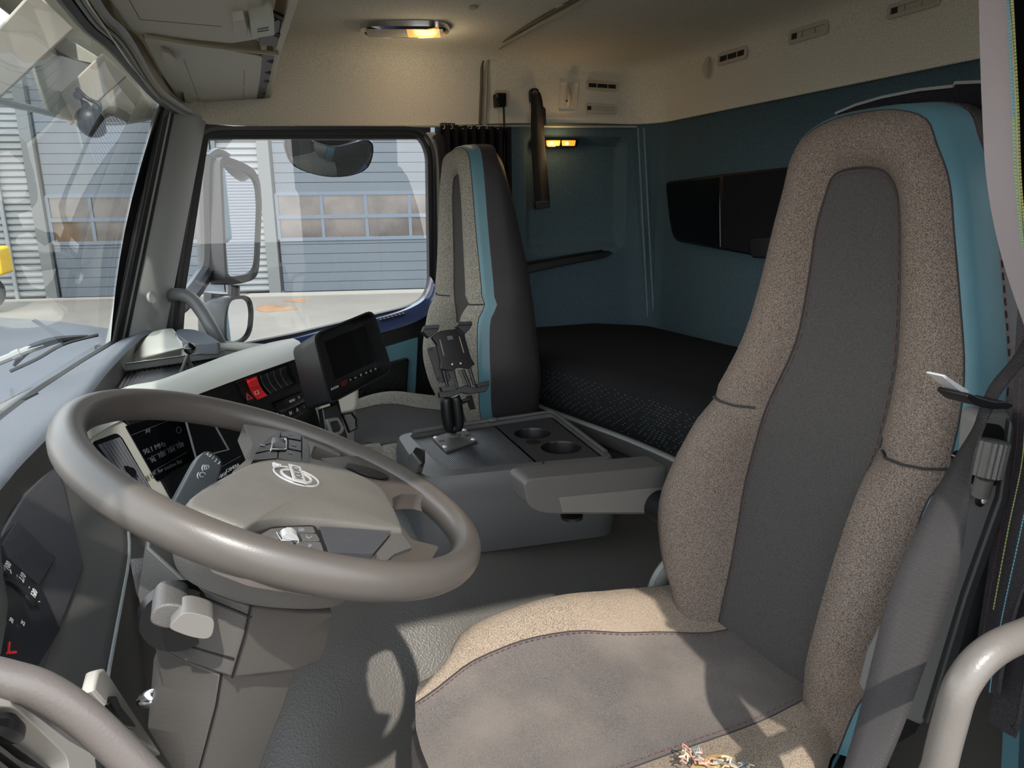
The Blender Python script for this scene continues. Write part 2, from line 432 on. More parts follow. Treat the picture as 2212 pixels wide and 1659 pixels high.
# header strip over the door: black gasket
bm = BM(); prism(bm, ons([(428, 266), (560, 277), (930, 275), (930, 300), (440, 300), (390, 330), (360, 300)], y=YW), (0, .05, 0)); struct('trim_9', bm, M_RUB)
# ---- A-post on the passenger side
fb, ft = on(243, 745, z=.82), on(350, 232, z=1.42)
bb, bt = on(352, 720, y=YW-.02), on(436, 268, y=YW-.01)
rows = []
for i in range(13):
    t = i/12
    a = fb.lerp(ft, t); b = bb.lerp(bt, t)
    d = b-a; nrm = V((1, -.55, 0)).normalized()
    rows.append([a+V((-.02, .03, 0)), a, a+d*.12+nrm*.010, a+d*.2+nrm*.004, a+d*.26+nrm*.022, a+d*.55+nrm*.034, a+d*.85+nrm*.028, a+d*.97+nrm*.012, b, b+V((.0, .04, 0))])
bm = BM(); loft(bm, rows); struct('wall_front_pillar', bm, M_PILLAR, ang=60)
pil = bpy.data.objects['wall_front_pillar']
bm = BM(); tube(bm, [r[1]+V((.002, -.004, 0)) for r in rows], .007, n=8); tube(bm, [r[3]+V((.0, -.002, 0)) for r in rows], .006, n=8); loft(bm, [[r[0]+V((.004, -.004, 0)), r[1]+V((.003, -.003, .0)), r[1].lerp(r[2], .7)+V((.004, -.003, 0))] for r in rows]); link('glass_seal', bm, M_RUB, pil)
bm = BM(); c = on(328, 642, p=rows[4][5], n=V((1, -.55, 0)).normalized()); nn = V((1, -.55, 0)).normalized(); tube(bm, [c-nn*.004, c+nn*.0025], [.017, .0165], n=20); link('cover_cap', bm, M_PILLAR, pil)
# black gasket between A-post and door frame
bm = BM(); prism(bm, ons([(436, 262), (452, 292), (384, 740), (395, 772), (330, 772), (350, 690), (362, 560)], y=YW-.005), (0, .03, 0)); struct('trim_10', bm, M_RUB)
for k, (x0, x1) in enumerate(((352, 372), (384, 396))):
    bm = BM(); prism(bm, ons([(x0+8, 640), (x1+6, 640), (x1, 720), (x0, 720)], y=YW-.03), (0, .02, 0)); struct('trim_%d' % (11+k), bm, M_SATIN)
# ---- windscreen
def ws(t, s):
    """t along the screen from driver to passenger, s from base to top"""
    base = [V((-.36, .2, .82)), V((-.362, .8, .82)), on(0, 905, z=.82), on(150, 800, z=.82), on(238, 745, z=.82)]
    top = [V((-.15, .2, 1.425)), V((-.14, .7, 1.425)), on(128, 0, z=1.425), on(240, 110, z=1.425), on(345, 225, z=1.425)]
    a, b = cr(base, 24), cr(top, 24)
    return a, b
wa, wb = ws(0, 0)
bm = BM(); loft(bm, [[a.lerp(b, s/8)+V((-.02*math.sin(math.pi*s/8), 0, 0)) for s in range(9)] for a, b in zip(wa, wb)])
struct('window_2', bm, M_WSGL)
w2 = bpy.data.objects['window_2']
bm = BM(); loft(bm, [[a.lerp(b, s/8)+V((-.02*math.sin(math.pi*s/8)+.003, -.001, 0)) for s in range(9)] for a, b in ((wa[-2].lerp(wa[-1], .65), wb[-2].lerp(wb[-1], .65)), (wa[-1], wb[-1]), (wa[-1]+V((.02, .03, 0)), wb[-1]+V((.02, .03, 0))))]); link('side_border', bm, M_RUB, w2)
bm = BM(); tube(bm, [a+V((.006, 0, .0)) for a in wa], .012, n=8); link('lower_seal', bm, M_RUB, w2)
# dark band, steel rail and blind rail along the windscreen top
hp = cr([V((-.115, .2, 1.425)), on(190, 0, z=1.42), on(268, 90, z=1.42), on(345, 205, z=1.42), on(432, 262, z=1.415)], 24)
tp = cr([V((-.15, .2, 1.428)), on(128, 0, z=1.425), on(240, 110, z=1.425), on(345, 222, z=1.425), on(430, 266, z=1.42)], 24)
bm = BM(); loft(bm, [[b+V((-.012, 0, .012)), b+V((-.004, 0, 0)), b+V((0, 0, -.006)), b.lerp(h, .25)+V((0, 0, -.010)), b.lerp(h, .5)+V((0, 0, -.004)), b.lerp(h, .55)+V((0, 0, .01))] for b, h in zip(tp, hp)])
struct('trim_13', bm, M_RUB)
bm = BM(); loft(bm, [[b.lerp(h, .5)+V((0, 0, .004)), b.lerp(h, .75), h+V((0, 0, .003)), h+V((.01, 0, .01))] for b, h in zip(tp, hp)])
struct('trim_16', bm, M_PILLAR)
bm = BM(); tube(bm, [b.lerp(h, .72)+V((0, 0, -.004)) for b, h in zip(tp, hp)][:-2], .0035, n=6); tube(bm, [b.lerp(h, .9)+V((0, 0, -.003)) for b, h in zip(tp, hp)][:-2], .003, n=6)
struct('trim_14', bm, M_PILLAR)
lk = cr([V((-.04, .2, 1.47)), on(243, 0, z=1.47), on(310, 95, z=1.465), on(385, 222, z=1.45), on(450, 266, z=1.42)], 24)
bm = BM(); loft(bm, [[h+V((-.004, 0, .006)), h+V((.003, 0, -.003)), h.lerp(l, .5)+V((0, 0, -.006)), l] for h, l in zip(hp, lk)])
struct('trim_15', bm, M_BEIGE2)
# ================================================================== OUTSIDE
GZ = -1.25
M_KERB = mat('kerb_concrete', (134, 131, 124), .8)
M_CONC = mat('concrete_ground', (104, 99, 92), .85, bump=.2, bscale=3, var=.16, vscale=.35)
M_GBAND = mat('grey_ground', (74, 77, 82), .8, var=.14, vscale=.6)
bm = BM(); quad(bm, (-90, -70, GZ), (90, -70, GZ), (90, 90, GZ), (-90, 90, GZ)); struct('ground', bm, M_CONC)
bm = BM(); prism(bm, ons([(-300, 680), (0, 686), (120, 694), (250, 712), (300, 722), (300, 790), (120, 812), (0, 872), (-300, 990)], z=GZ+.004), (0, 0, .004)); struct('ground_darker_band', bm, M_GBAND)  # darker grey band laid over the yard
G0 = on(760, 628, z=GZ); GU = V((.958, -.287, 0)).normalized(); GN = V((-GU.y*-1, -GU.x, 0)); GN = V((GU.y, -GU.x, 0))
def gp(u, w): return on(u, w, p=G0, n=GN)
def gs(u): return (gp(u, 560)-G0).dot(GU)
def gat(s, z, d=0): return G0+GU*s+V((0, 0, z-GZ))+GN*d
def gz(w, u=760): return gp(u, w).z
zt, zb, zm = gz(417), gz(515), gz(467)
M_DOORP = mat('garage_door_paint', (76, 84, 92), .45, var=.04, vscale=.5)
M_DOORF = mat('garage_frame_paint', (84, 94, 106), .45)
M_CORR = mat('corrugated_steel', (118, 122, 124), .4, metal=.15)
M_POST = mat('steel_post_paint', (86, 90, 91), .5)
M_PANE = mat('garage_pane', (60, 54, 52), .12, var=.7, vscale=1.2, spec=.9)  # mottled brown tone stands in for reflections in the panes
def slats(bm, s0, s1, z0, z1, step, d=.02):
    z = z0
    while z < z1-.01:
        h = min(step, z1-z)
        A = [gat(s0, z, 0), gat(s0, z+.012, d), gat(s0, z+h-.012, d), gat(s0, z+h, 0)]
        B = [gat(s1, z, 0), gat(s1, z+.012, d), gat(s1, z+h-.012, d), gat(s1, z+h, 0)]
        loft(bm, [A, B]); z += h
def garage_door(s0, s1, label, n):
    r = empty('garage_door', gat((s0+s1)/2, GZ), label, 'garage door', 'sectional garage doors of the workshop')
    bm = BM(); slats(bm, s0, s1, GZ+.02, zb-.03, .30); link('lower_panel', bm, M_DOORP, r, smooth=False)
    bm = BM(); slats(bm, s0, s1, zt+.03, zt+4.5, .30); link('upper_panel', bm, M_DOORP, r, smooth=False)
    bm = BM()
    w = (s1-s0)/n
    for zz in (zb, zm, zt): box(bm, gat((s0+s1)/2, zz, .02), ((s1-s0), .06, .11), axes(GU, (0, 0, 1)) @ Matrix.Rotation(math.radians(90), 3, 'X'))
    for k in range(n+1): prism(bm, [gat(s0+k*w-.05, zb, -.01), gat(s0+k*w+.05, zb, -.01), gat(s0+k*w+.05, zt, -.01), gat(s0+k*w-.05, zt, -.01)], GN*.05)
    link('pane_frame', bm, M_DOORF, r, smooth=False)
    for k in range(n):
        for (za, zc) in ((zb, zm), (zm, zt)):
            bm = BM(); quad(bm, gat(s0+k*w+.04, za+.03, .005), gat(s0+(k+1)*w-.04, za+.03, .005), gat(s0+(k+1)*w-.04, zc-.03, .005), gat(s0+k*w+.04, zc-.03, .005))
            link('pane', bm, M_PANE, r, smooth=False)
    return r
sA, sB = gs(603)+.08, gs(605)+5.6
garage_door(sA, sB, 'pale blue garage door filling most of the side window, row of panes with mottled brown reflections painted in', 4)
sC, sD = gs(116)+.08, gs(484)-.08
garage_door(sC, sD, 'pale blue garage door seen through the windscreen and left of the big door mirror', 4)
def corrugated(s0, s1, label):
    bm = BM(); z = GZ+.05; rows = []
    while z < GZ+7:
        for dz, d in ((0, .0), (.05, .05), (.10, .05), (.15, 0), (.19, 0)): rows.append((z+dz, d))
        z += .2
    loft(bm, [[gat(s0, zz, d) for zz, d in rows], [gat(s1, zz, d) for zz, d in rows]])
    return tag(link('wall_cladding', bm, M_CORR, None, smooth=False), label, 'cladding', 'corrugated wall panels of the workshop')
corrugated(gs(492), gs(578), 'narrow corrugated white wall panel between the two garage doors')
corrugated(gs(-420), gs(92), 'wide corrugated white wall panel beside the garage door, seen through the windscreen')
for a, b, lb in ((gs(578), gs(603), 'grey steel post at the edge of the garage door in the side window'), (gs(92), gs(116), 'grey steel post between corrugated wall and garage door in the windscreen'), (gs(484), gs(493), 'slim grey steel post behind the door mirror, beside the narrow corrugated panel')):
    bm = BM(); prism(bm, [gat(a, GZ, 0), gat(b, GZ, 0), gat(b, GZ, .16), gat(a, GZ, .16)], (0, 0, 7))
    tag(link('steel_post', bm, M_POST, None, smooth=False), lb, 'post', 'steel posts of the workshop')
bm = BM(); tube(bm, [gat(gs(28), GZ, .12), gat(gs(28), GZ+7, .12)], .06, n=8); tag(link('drain_pipe', bm, mat('drain_pipe_paint', (120, 124, 128), .5)), 'thin grey drain pipe running up the wide corrugated wall panel', 'pipe')
bm = BM(); prism(bm, [gat(sA-1, GZ, .3), gat(sB, GZ, .3), gat(sB, GZ, 1.2), gat(sA-1, GZ, 1.2)], (0, 0, .03)); struct('ground_kerb', bm, M_KERB, smooth=False)
bm = BM(); prism(bm, [gat(gs(-420), GZ, .2), gat(sD, GZ, .2), gat(sD, GZ, .6), gat(gs(-420), GZ, .6)], (0, 0, .03)); struct('ground_kerb_2', bm, M_KERB, smooth=False)
# wall behind everything, and a workshop wall to the rear that the mirrors see
bm = BM(); prism(bm, [gat(-30, GZ, -.6), gat(30, GZ, -.6), gat(30, GZ+7, -.6), gat(-30, GZ+7, -.6)], GN*-.3); struct('wall_workshop', bm, M_DOORP)
bm = BM(); rows = []
for k in range(60): rows += [(GZ+k*.1, 0), (GZ+k*.1+.05, .05)]
loft(bm, [[V((24+d, yy, z)) for z, d in rows] for yy in (-4, 16)]); struct('wall_rear_workshop', bm, mat('rear_workshop_steel', (150, 152, 158), .5))
# rust stains
M_RUST = mat('rust_stain', (122, 92, 64), .9, var=.2, vscale=2)
for cu, cv, ru, rv, lb in ((592, 666, 42, 7, 'longer orange rust stain on the yard, nearer the cab'), (640, 649, 24, 4, 'shorter orange rust stain on the yard, nearer the garage door')):
    bm = BM(); pts = []
    for k in range(22):
        a = 2*math.pi*k/22; q = 1+.2*math.sin(3*a+cu)+.1*math.sin(7*a)
        pts.append(on(cu+ru*math.cos(a)*q, cv+rv*math.sin(a)*q, z=GZ+.004))
    bm.faces.new([bm.verts.new(p) for p in pts]); tag(link('rust_stain', bm, M_RUST, None, smooth=False, solid=.002), lb, 'stain', 'rust stains on the yard')
# a yellow machine at the edge of the windscreen
r = empty('wheel_loader', gp(-80, 560)+GN*2, 'yellow work machine with dark tyre parked at the far edge of the windscreen', 'vehicle')
c = on(-86, 520, p=G0+GN*3, n=GN)
M_YEL = mat('machine_yellow', (236, 190, 40), .5)
bm = BM(); box(bm, V((c.x, c.y, .1)), (1.9, 1.4, .75)); box(bm, V((c.x-.5, c.y, .8)), (.9, 1.2, .9)); link('body', bm, M_YEL, r, bevel=.08)
bm = BM(); cyl(bm, V((c.x+.4, c.y-.8, -.70)), V((c.x+.4, c.y-.4, -.70)), .5, 24); link('tyre', bm, M_RUB, r)
# ---- outside mirror on the passenger side
P0 = empty('door_mirror', on(480, 640, y=2.58), 'tall grey door mirror with a smaller wide angle mirror below it, outside the side window', 'mirror')
M_MIRB = mat('mirror_housing', (44, 46, 50), .4)
def mirror_head(name, out, depth, inset, gname, rr, tiltn):
    mn = V((.64, -.77, .0)).normalized(); mo = on(520, 500 if 'main' in name else 690, y=2.60)
    pts = roundpoly([on(u, w, p=mo, n=mn) for u, w in out], rr, 5)
    c = sum(pts, V())/len(pts)
    bk = [c+(p-c)*.82+V((-.09, .08, 0))*depth for p in pts]
    md = [p+V((-.05, .035, 0))*depth for p in pts]
    ins = [c+(p-c)*inset for p in pts]; ins2 = [p+V((-.008, .008, 0)) for p in ins]
    bm = BM(); loft(bm, [ins2, ins, pts, md, bk], closed_u=True)
    bm.verts.ensure_lookup_table(); n = len(pts); bm.faces.new([bm.verts[4*n+k] for k in range(n)])
    o = link(name, bm, M_MIRB, P0, ang=60)
    bm = BM()
    # mirror glass turned towards the camera's view of the yard
    bm.faces.new([bm.verts.new(p+V((-.006, .006, 0))) for p in ins])
    g = link(gname, bm, M_MIRROR, o, smooth=False)
    if g.data.polygons[0].normal.dot(CAM-c) < 0: g.data.flip_normals()
    return o
mirror_head('main_housing', [(474, 338), (500, 340), (560, 368), (566, 440), (560, 590), (545, 608), (487, 618), (481, 500)], 1.0, .87, 'main_glass', [.03, .04, .06, .02, .05, .05, .03, .02], 0)
mirror_head('wide_angle_housing', [(494, 640), (540, 637), (549, 668), (545, 718), (528, 742), (486, 748), (484, 690)], 1.0, .86, 'wide_angle_glass', [.03, .04, .03, .03, .04, .03, .03], 0)
bm = BM(); tube(bm, cr([on(452, 340, y=2.6), on(448, 400, y=2.6), on(450, 560, y=2.6), on(430, 610, y=2.55), on(398, 650, y=2.45), on(375, 668, y=2.4)], 20), .028, n=10)
tube(bm, cr([on(452, 345, y=2.6), on(470, 334, y=2.62), on(492, 345, y=2.62)], 8), .022, n=8)
link('mirror_arm', bm, M_MIRB, P0)
bm = BM(); tube(bm, [on(470, 632, y=2.66), on(465, 760, y=2.66)], .045, n=10); cyl(bm, on(505, 615, y=2.63), on(505, 645, y=2.63), .02, 10); link('lower_bracket', bm, M_MIRB, P0)
# kerb mirror over the side window
r = empty('kerb_mirror', on(710, 300, y=2.55), 'wide kerb mirror hanging outside at the top of the side window', 'mirror')
kn = V((.05, -.86, -.5)).normalized(); ko = on(712, 340, y=2.55)
pts = cr([on(u, w, p=ko, n=kn) for u, w in ((617, 298), (640, 292), (720, 318), (790, 302), (807, 320), (795, 362), (755, 380), (700, 381), (640, 362), (619, 330))], 36, closed=True)
c = sum(pts, V())/len(pts)
bm = BM(); loft(bm, [[p+V((0, .001, 0)) for p in pts], [c+(p-c)*1.02+V((0, .015, .004)) for p in pts], [c+(p-c)*.8+V((.0, .06, .015)) for p in pts]], closed_u=True, cap=True); link('housing', bm, M_MIRB, r)
bm = BM(); bm.faces.new([bm.verts.new(c+(p-c)*.96+kn*.002) for p in pts]); g = link('glass', bm, M_MIRROR, r, smooth=False)
if g.data.polygons[0].normal.y > 0: g.data.flip_normals()
bm = BM(); prism(bm, ons([(668, 285), (760, 285), (782, 300), (800, 312), (800, 325), (720, 322), (668, 305)], y=2.57), (0, .05, 0)); link('bracket', bm, M_SATIN, r, bevel=.006)
# ---- sun visor over the windscreen, outside
r = empty('sun_visor', on(200, 200, y=1.8), 'cream outside sun visor with smoked panel above the windscreen', 'visor')
lowp = cr([V((-.46, .1, 1.33)), on(-420, 60, y=.55), on(-140, 160, y=.9), on(0, 218, y=1.32), on(75, 236, y=1.58), on(150, 254, y=1.80), on(250, 266, y=2.05), on(348, 250, y=2.22)], 24)
upp = cr([V((-.30, -.1, 1.72)), V((-.26, .2, 1.68)), V((-.22, .8, 1.61)), V((-.21, 1.3, 1.60)), V((-.20, 1.55, 1.60)), V((-.19, 1.8, 1.60)), V((-.15, 2.05, 1.60)), V((-.07, 2.24, 1.60))], 24)
M_VIS = mat('visor_cream', (170, 166, 150), .5)
vis = [[l.lerp(u, s/6)+V((-.03*math.sin(math.pi*s/6), 0, .02*math.sin(math.pi*s/6))) for s in range(7)] for l, u in zip(lowp, upp)]
bm = BM(); loft(bm, vis[15:]); loft(bm, [v_[3:] for v_ in vis[:16]]); link('shade', bm, M_VIS, r, solid=.006)
bm = BM(); loft(bm, [v_[:4] for v_ in vis[:16]]); link('smoked_panel', bm, M_SMOKE, r)
bm = BM(); tube(bm, lowp, .006, n=8); link('edge_strip', bm, M_LGR, r)
for a, b, w in (((-40, 180), (118, 20), .026), ((128, 250), (248, 140), .026)):
    ya = 1.25 if a[0] < 0 else 1.80; yb = 1.15 if a[0] < 0 else 1.75
    A, B = on(a[0], a[1], y=ya), on(b[0], b[1], y=yb)
    bm = BM(); d = (B-A).normalized(); sd = d.cross(A-CAM).normalized()
    prism(bm, [A-sd*w, A+sd*w, B+sd*w*1.1, B-sd*w*1.1], (A-CAM).normalized()*.012); link('bracket', bm, M_CREAM, r, bevel=.003)
bm = BM(); prism(bm, roundpoly(ons([(70, 70), (110, 60), (225, 130), (210, 142), (150, 128)], y=1.82), .02), (-.02, .03, .01)); link('lamp_recess', bm, M_LGR, r, bevel=.004)
# round camera hanging from the visor bracket
r = empty('camera', on(185, 220, y=1.72), 'small round black camera hanging by a cable from the visor bracket', 'camera')
c = on(195, 262, y=1.72)
bm = BM(); ball(bm, c, .028, 20, (1, .95, 1.0)); bmesh.ops.translate(bm, verts=[v for v in bm.verts if v.co.z < c.z-.01], vec=(.004, 0, -.004)); link('body', bm, M_BLK, r)
bm = BM(); prism(bm, roundpoly(ons([(172, 214), (188, 218), (200, 235), (180, 240)], y=1.72), .004), (0, .012, 0)); link('bracket', bm, M_BLK, r, bevel=.002)
bm = BM(); tube(bm, cr([on(165, 190, y=1.71), on(188, 212, y=1.71), on(212, 224, y=1.70), on(216, 236, y=1.70), on(208, 247, y=1.71)], 20), .0038, n=8); link('cable', bm, M_RUB, r)
bm = BM(); cc = on(169, 207, y=1.715); tube(bm, [cc, cc+V((0, -.008, 0))], .008, n=14); link('grommet', bm, M_BLK, r)
# wipers
r = empty('wiper', on(60, 770, y=1.72), 'long windscreen wiper lying low across the outside of the glass', 'wiper')
A = lambda u, w: on(u, w, y=1.75)
bm = BM(); tube(bm, cr([A(22, 802), A(80, 775), A(140, 742), A(212, 723)], 16), .004, n=6); link('blade', bm, M_RUB, r)
bm = BM(); tube(bm, cr([A(30, 790), A(60, 757), A(90, 744), A(130, 733), A(190, 726)], 14), [.003+.006*math.sin(math.pi*k/14) for k in range(15)], n=6); link('blade_holder', bm, M_BLK, r)
bm = BM(); tube(bm, [A(-90, 815), A(0, 780), A(70, 752), A(95, 744)], .008, n=8); cyl(bm, A(28, 770), A(45, 762), .011, 10); link('arm', bm, M_PILLAR, r)
r = empty('washer_hose', on(60, 870, y=1.52), 'thin black washer hose with nozzle along the base of the windscreen', 'hose')
bm = BM(); tube(bm, cr([on(-60, 925, y=1.40), on(0, 893, y=1.44), on(45, 874, y=1.50), on(60, 866, y=1.53)], 14), .0035, n=6); link('hose', bm, M_RUB, r)
bm = BM(); tube(bm, [on(50, 870, y=1.52), on(80, 852, y=1.55)], [.008, .005], n=8); link('nozzle', bm, M_SATIN, r)
# ================================================================== DASHBOARD
DB = empty('dashboard', (-.2, 1.2, .6), 'long wraparound grey dashboard with black instrument and switch panels under the windscreen', 'dashboard')
E_px = [(0, 1047), (40, 1000), (101, 939), (189, 851), (236, 794), (300, 730), (332, 714)]
E_ = [V((-.22, .22, .875)), V((-.235, .6, .868))] + [on(u, w, z=.85) for u, w in E_px]
F_px = [(0, 1150), (50, 1060), (111, 986), (190, 884), (250, 815), (312, 738), (340, 716)]
F_ = [V((-.18, .22, .855)), V((-.185, .6, .848))] + [on(u, w, z=.815) for u, w in F_px]
Ee, Fe = cr(E_, 40), cr(F_, 40)
gb = cr([V((-.40, .2, .80)), V((-.39, .8, .805)), on(0, 905, z=.81)+V((-.02, 0, 0)), on(150, 800, z=.81)+V((-.02, 0, 0)), on(238, 745, z=.81), V((-.2, 2.33, .81))], 40)
bm = BM(); loft(bm, [[g+V((-.02, 0, -.06)), g, g.lerp(e, .35)+V((0, 0, .008)), g.lerp(e, .8)+V((0, 0, .006)), e+V((-.006, 0, .002)), e+V((.002, 0, -.004))] for g, e in zip(gb, Ee)])
link('pad', bm, M_PAD, DB, ang=60)
bm = BM(); loft(bm, [[e+V((.002, 0, -.004)), e.lerp(f, .5), f, f+V((.004, 0, -.05))] for e, f in zip(Ee, Fe)])
link('pad_edge', bm, M_DASHD, DB)
# instrument side: vertical face, lip and knee panel
rows = []
for i in range(25):
    y = .24+1.16*i/24
    o = .02*ss(1.1, 1.4, y)
    rows.append([V((-.25-o, y, .83)), V((-.19-o, y, .725)), V((-.182-o, y, .706)), V((-.15-o, y, .662)), V((-.143-o, y, .650)), V((-.146-o, y, .640)), V((-.155-o, y, .55)), V((-.15-o, y, .40)), V((-.20-o, y, .0))])
bm = BM(); loft(bm, rows); link('lower_panel', bm, M_DASHD, DB, ang=50)
bm = BM(); tube(bm, [V((-.1415-.02*ss(1.1, 1.4, .24+1.0*i/20), .24+1.0*i/20, .6505)) for i in range(21)], .0024, n=6); link('edge_highlight', bm, M_PILLAR, DB)  # pale bead paints the highlight along the panel lip
# instrument cluster
CPT, CNN = V((-.178, .8, .706)), V((1, 0, .5)).normalized()
def cl_on(u, w, h=0): return on(u, w, p=CPT+CNN*h, n=CNN)
def cls(pts, h=0): return [cl_on(u, w, h) for u, w in pts]
CU = V((-.5, 0, 1)).normalized()
cp = roundpoly(cls([(-200, 1420), (-80, 1260), (0, 1156), (52, 1068), (118, 1002), (136, 1042), (182, 1224), (102, 1430), (40, 1600), (-200, 1750)]), [.01]*10)
bm = BM(); prism(bm, cp, -CNN*.02); CL = link('instrument_cluster', bm, mat('cluster_face', (74, 73, 78), .42, bump=.1, bscale=800), DB, bevel=.004)
bm = BM(); prism(bm, cls([(-100, 1290), (0, 1166), (30, 1130), (120, 1205), (88, 1268), (130, 1360), (90, 1425), (-100, 1700)], .002), -CNN*.003); link('gauge_glass', bm, mat('gauge_black', (40, 41, 46), .22), CL)
bm = BM(); prism(bm, cls([(6, 1176), (38, 1124), (118, 1206), (84, 1262), (58, 1240), (20, 1205)], .003), -CNN*.003); link('info_display', bm, mat('display_grey', (60, 61, 66), .3, bump=.3, bscale=120), CL)
# dial: centre and radius from three scale marks
def q2(u, w): d_ = cl_on(u, w)-CPT; return V((d_.y, d_.dot(CU), 0))
t1, t2, t3 = q2(14, 1240), q2(41, 1260), q2(66, 1289)
def circ3(a, b, c):
    d = 2*(a.x*(b.y-c.y)+b.x*(c.y-a.y)+c.x*(a.y-b.y)); A, B, C_ = a.length_squared, b.length_squared, c.length_squared
    return (A*(b.y-c.y)+B*(c.y-a.y)+C_*(a.y-b.y))/d, (A*(c.x-b.x)+B*(a.x-c.x)+C_*(b.x-a.x))/d
ux_, uy_ = circ3(t1, t2, t3)
gr = math.hypot(t2.x-ux_, t2.y-uy_)
a1, a3 = math.atan2(t1.y-uy_, t1.x-ux_), math.atan2(t3.y-uy_, t3.x-ux_)
def gpnt(a, r, h=.0045): return CPT+CNN*h+V((0, ux_+r*math.cos(a), 0))+CU*(uy_+r*math.sin(a))
bm = BM()
st = (a3-a1)/4
for k in range(-2, 6):
    a = a1+k*st; lw = .0011 if k % 2 == 0 else .0005; ln = .006 if k % 2 == 0 else .004
    t = V((0, -math.sin(a), 0))+CU*math.cos(a)
    quad(bm, gpnt(a, gr-ln/2)-t*lw, gpnt(a, gr+ln/2)-t*lw, gpnt(a, gr+ln/2)+t*lw, gpnt(a, gr-ln/2)+t*lw)
link('gauge_tick', bm, M_WHITE, CL, smooth=False)
bm = BM(); loft(bm, [[gpnt(a1+k*st/3, gr-.007), gpnt(a1+k*st/3, gr-.016)] for k in range(-8, 19)]); link('gauge_ring', bm, M_GLOSS, CL, smooth=False)
for s, (u, w) in (('100', (17, 1222)), ('110', (49, 1247)), ('120', (74, 1282))):
    text('gauge_numeral', s, cl_on(u, w, .0045), .0105, (0, 1, 0), CU, M_WHITE, CL, depth=.0002)
for s, (u, w) in (('20', (25, 1340)), ('25', (50, 1346)), ('16', (6, 1354))):
    text('gauge_numeral', s, cl_on(u, w, .0045), .007, (0, 1, 0), CU, M_WHITE, CL, depth=.0002)
bm = BM(); cpt = cl_on(0, 1385, .0045)
for k in range(14):
    a = math.radians(10+k*11); r0 = (cl_on(25, 1326, .0045)-cpt).length
    e1 = V((0, math.cos(a), 0))+CU*math.sin(a); t = (V((0, -math.sin(a), 0))+CU*math.cos(a))*.0005
    p = cpt+e1*r0; q = cpt+e1*r0*.92
    quad(bm, q-t, p-t, p+t, q+t)
link('gauge_tick', bm, M_WHITE, CL, smooth=False)
bm = BM(); tube(bm, [cl_on(18, 1408, .006), cl_on(20, 1388, .006)], .0012, n=6); tube(bm, [cl_on(16, 1410, .006), cl_on(34, 1409, .006)], .0014, n=6); link('gauge_needle', bm, M_RED, CL)
# cream side trim and the outer left air vent near the driver's door
bm = BM(); prism(bm, ons([(203, 1492), (214, 1447), (226, 1443), (240, 1462), (300, 1555), (350, 1630), (300, 1600)], x=-.130), (-.012, 0, 0)); ct = link('side_trim', bm, M_CREAM, DB, bevel=.003)
bm = BM(); prism(bm, ons([(238, 1520), (240, 1503), (253, 1503), (262, 1525), (292, 1562), (294, 1575), (270, 1570)], x=-.127), (-.012, 0, 0)); link('slot', bm, M_SATIN, ct, bevel=.002)
vo = roundpoly(ons([(-80, 1440), (-20, 1500), (35, 1517), (85, 1550), (150, 1600), (205, 1632), (215, 1720), (-80, 1800)], x=-.10), .008)
vi_ = roundpoly(ons([(-70, 1490), (-20, 1522), (32, 1528), (80, 1570), (142, 1630), (150, 1650), (150, 1720), (-70, 1790)], x=-.10), .008)
bm = BM(); frame_mesh(bm, vo, vi_, (-.09, 0, 0)); vf = link('air_vent_surround', bm, M_CREAM, DB, bevel=.003)
bm = BM(); prism(bm, [p+V((-.028, 0, 0)) for p in vi_], (-.06, 0, 0)); link('vent_back', bm, M_SATIN, vf)
for k in range(5):
    a, b = on(-60+k*8, 1540+k*38-40, x=-.108), on(150-k*6, 1690+k*34-40, x=-.108)
    bm = BM(); d = (b-a); prism(bm, [a, b, b+V((-.012, 0, .010)), a+V((-.012, 0, .010))], (-.0015, 0, -.0015)); link('louvre', bm, M_DGR, vf)
bm = BM(); tube(bm, cr([on(-20, 1560, x=-.104), on(15, 1572, x=-.102), on(38, 1592, x=-.104)], 8), [.003+.003*math.sin(math.pi*k/8) for k in range(9)], n=8); link('vent_tab', bm, M_SATIN, vf)
# tray behind the pad: floor, ribbed mats, step, pale hump, pale ridge
ZT = .795
bm = BM(); prism(bm, ons([(240, 850), (340, 716), (480, 735), (600, 745), (500, 790), (350, 850), (270, 870)], z=ZT), (0, 0, -.03)); link('tray', bm, M_DASHD, DB, bevel=.003)
def ribs(quad4, n, name):
    a, b, c, d = quad4   # a->b front edge, d->c back edge
    rows = []
    for i in range(n*4+1):
        t = i/(n*4); h = .0035*(.5-.5*math.cos(2*math.pi*t*n))
        rows.append([a.lerp(b, t)+V((0, 0, h)), d.lerp(c, t)+V((0, 0, h))])
    bm = BM(); loft(bm, rows); return link(name, bm, M_CONSM, DB)
ribs([on(252, 842, z=ZT+.003), on(430, 806, z=ZT+.003), on(500, 770, z=ZT+.003), on(272, 805, z=ZT+.003)], 22, 'tray_mat')
bm = BM(); A, B = on(268, 786, z=ZT+.032), on(485, 756, z=ZT+.032); A2, B2 = on(274, 806, z=ZT), on(475, 776, z=ZT)
loft(bm, [[A+V((0, .02, -.02)), A+V((0, .006, .0)), A, A.lerp(A2, .5), A2], [B+V((0, .02, -.02)), B+V((0, .006, .0)), B, B.lerp(B2, .5), B2]]); link('tray_step', bm, M_PILLAR, DB, bevel=0)
ZH = .85
hp_ = [on(u, w, z=z) for u, w, z in ((283, 776, .805), (300, 748, .83), (322, 719, .852), (345, 711, .858), (373, 709, .858), (390, 735, .845), (430, 740, .838), (500, 740, .83), (540, 742, .825), (556, 750, .815), (545, 762, .80), (490, 759, .80), (440, 763, .80), (400, 766, .80), (340, 772, .803))]
hc = on(400, 750, z=.828)
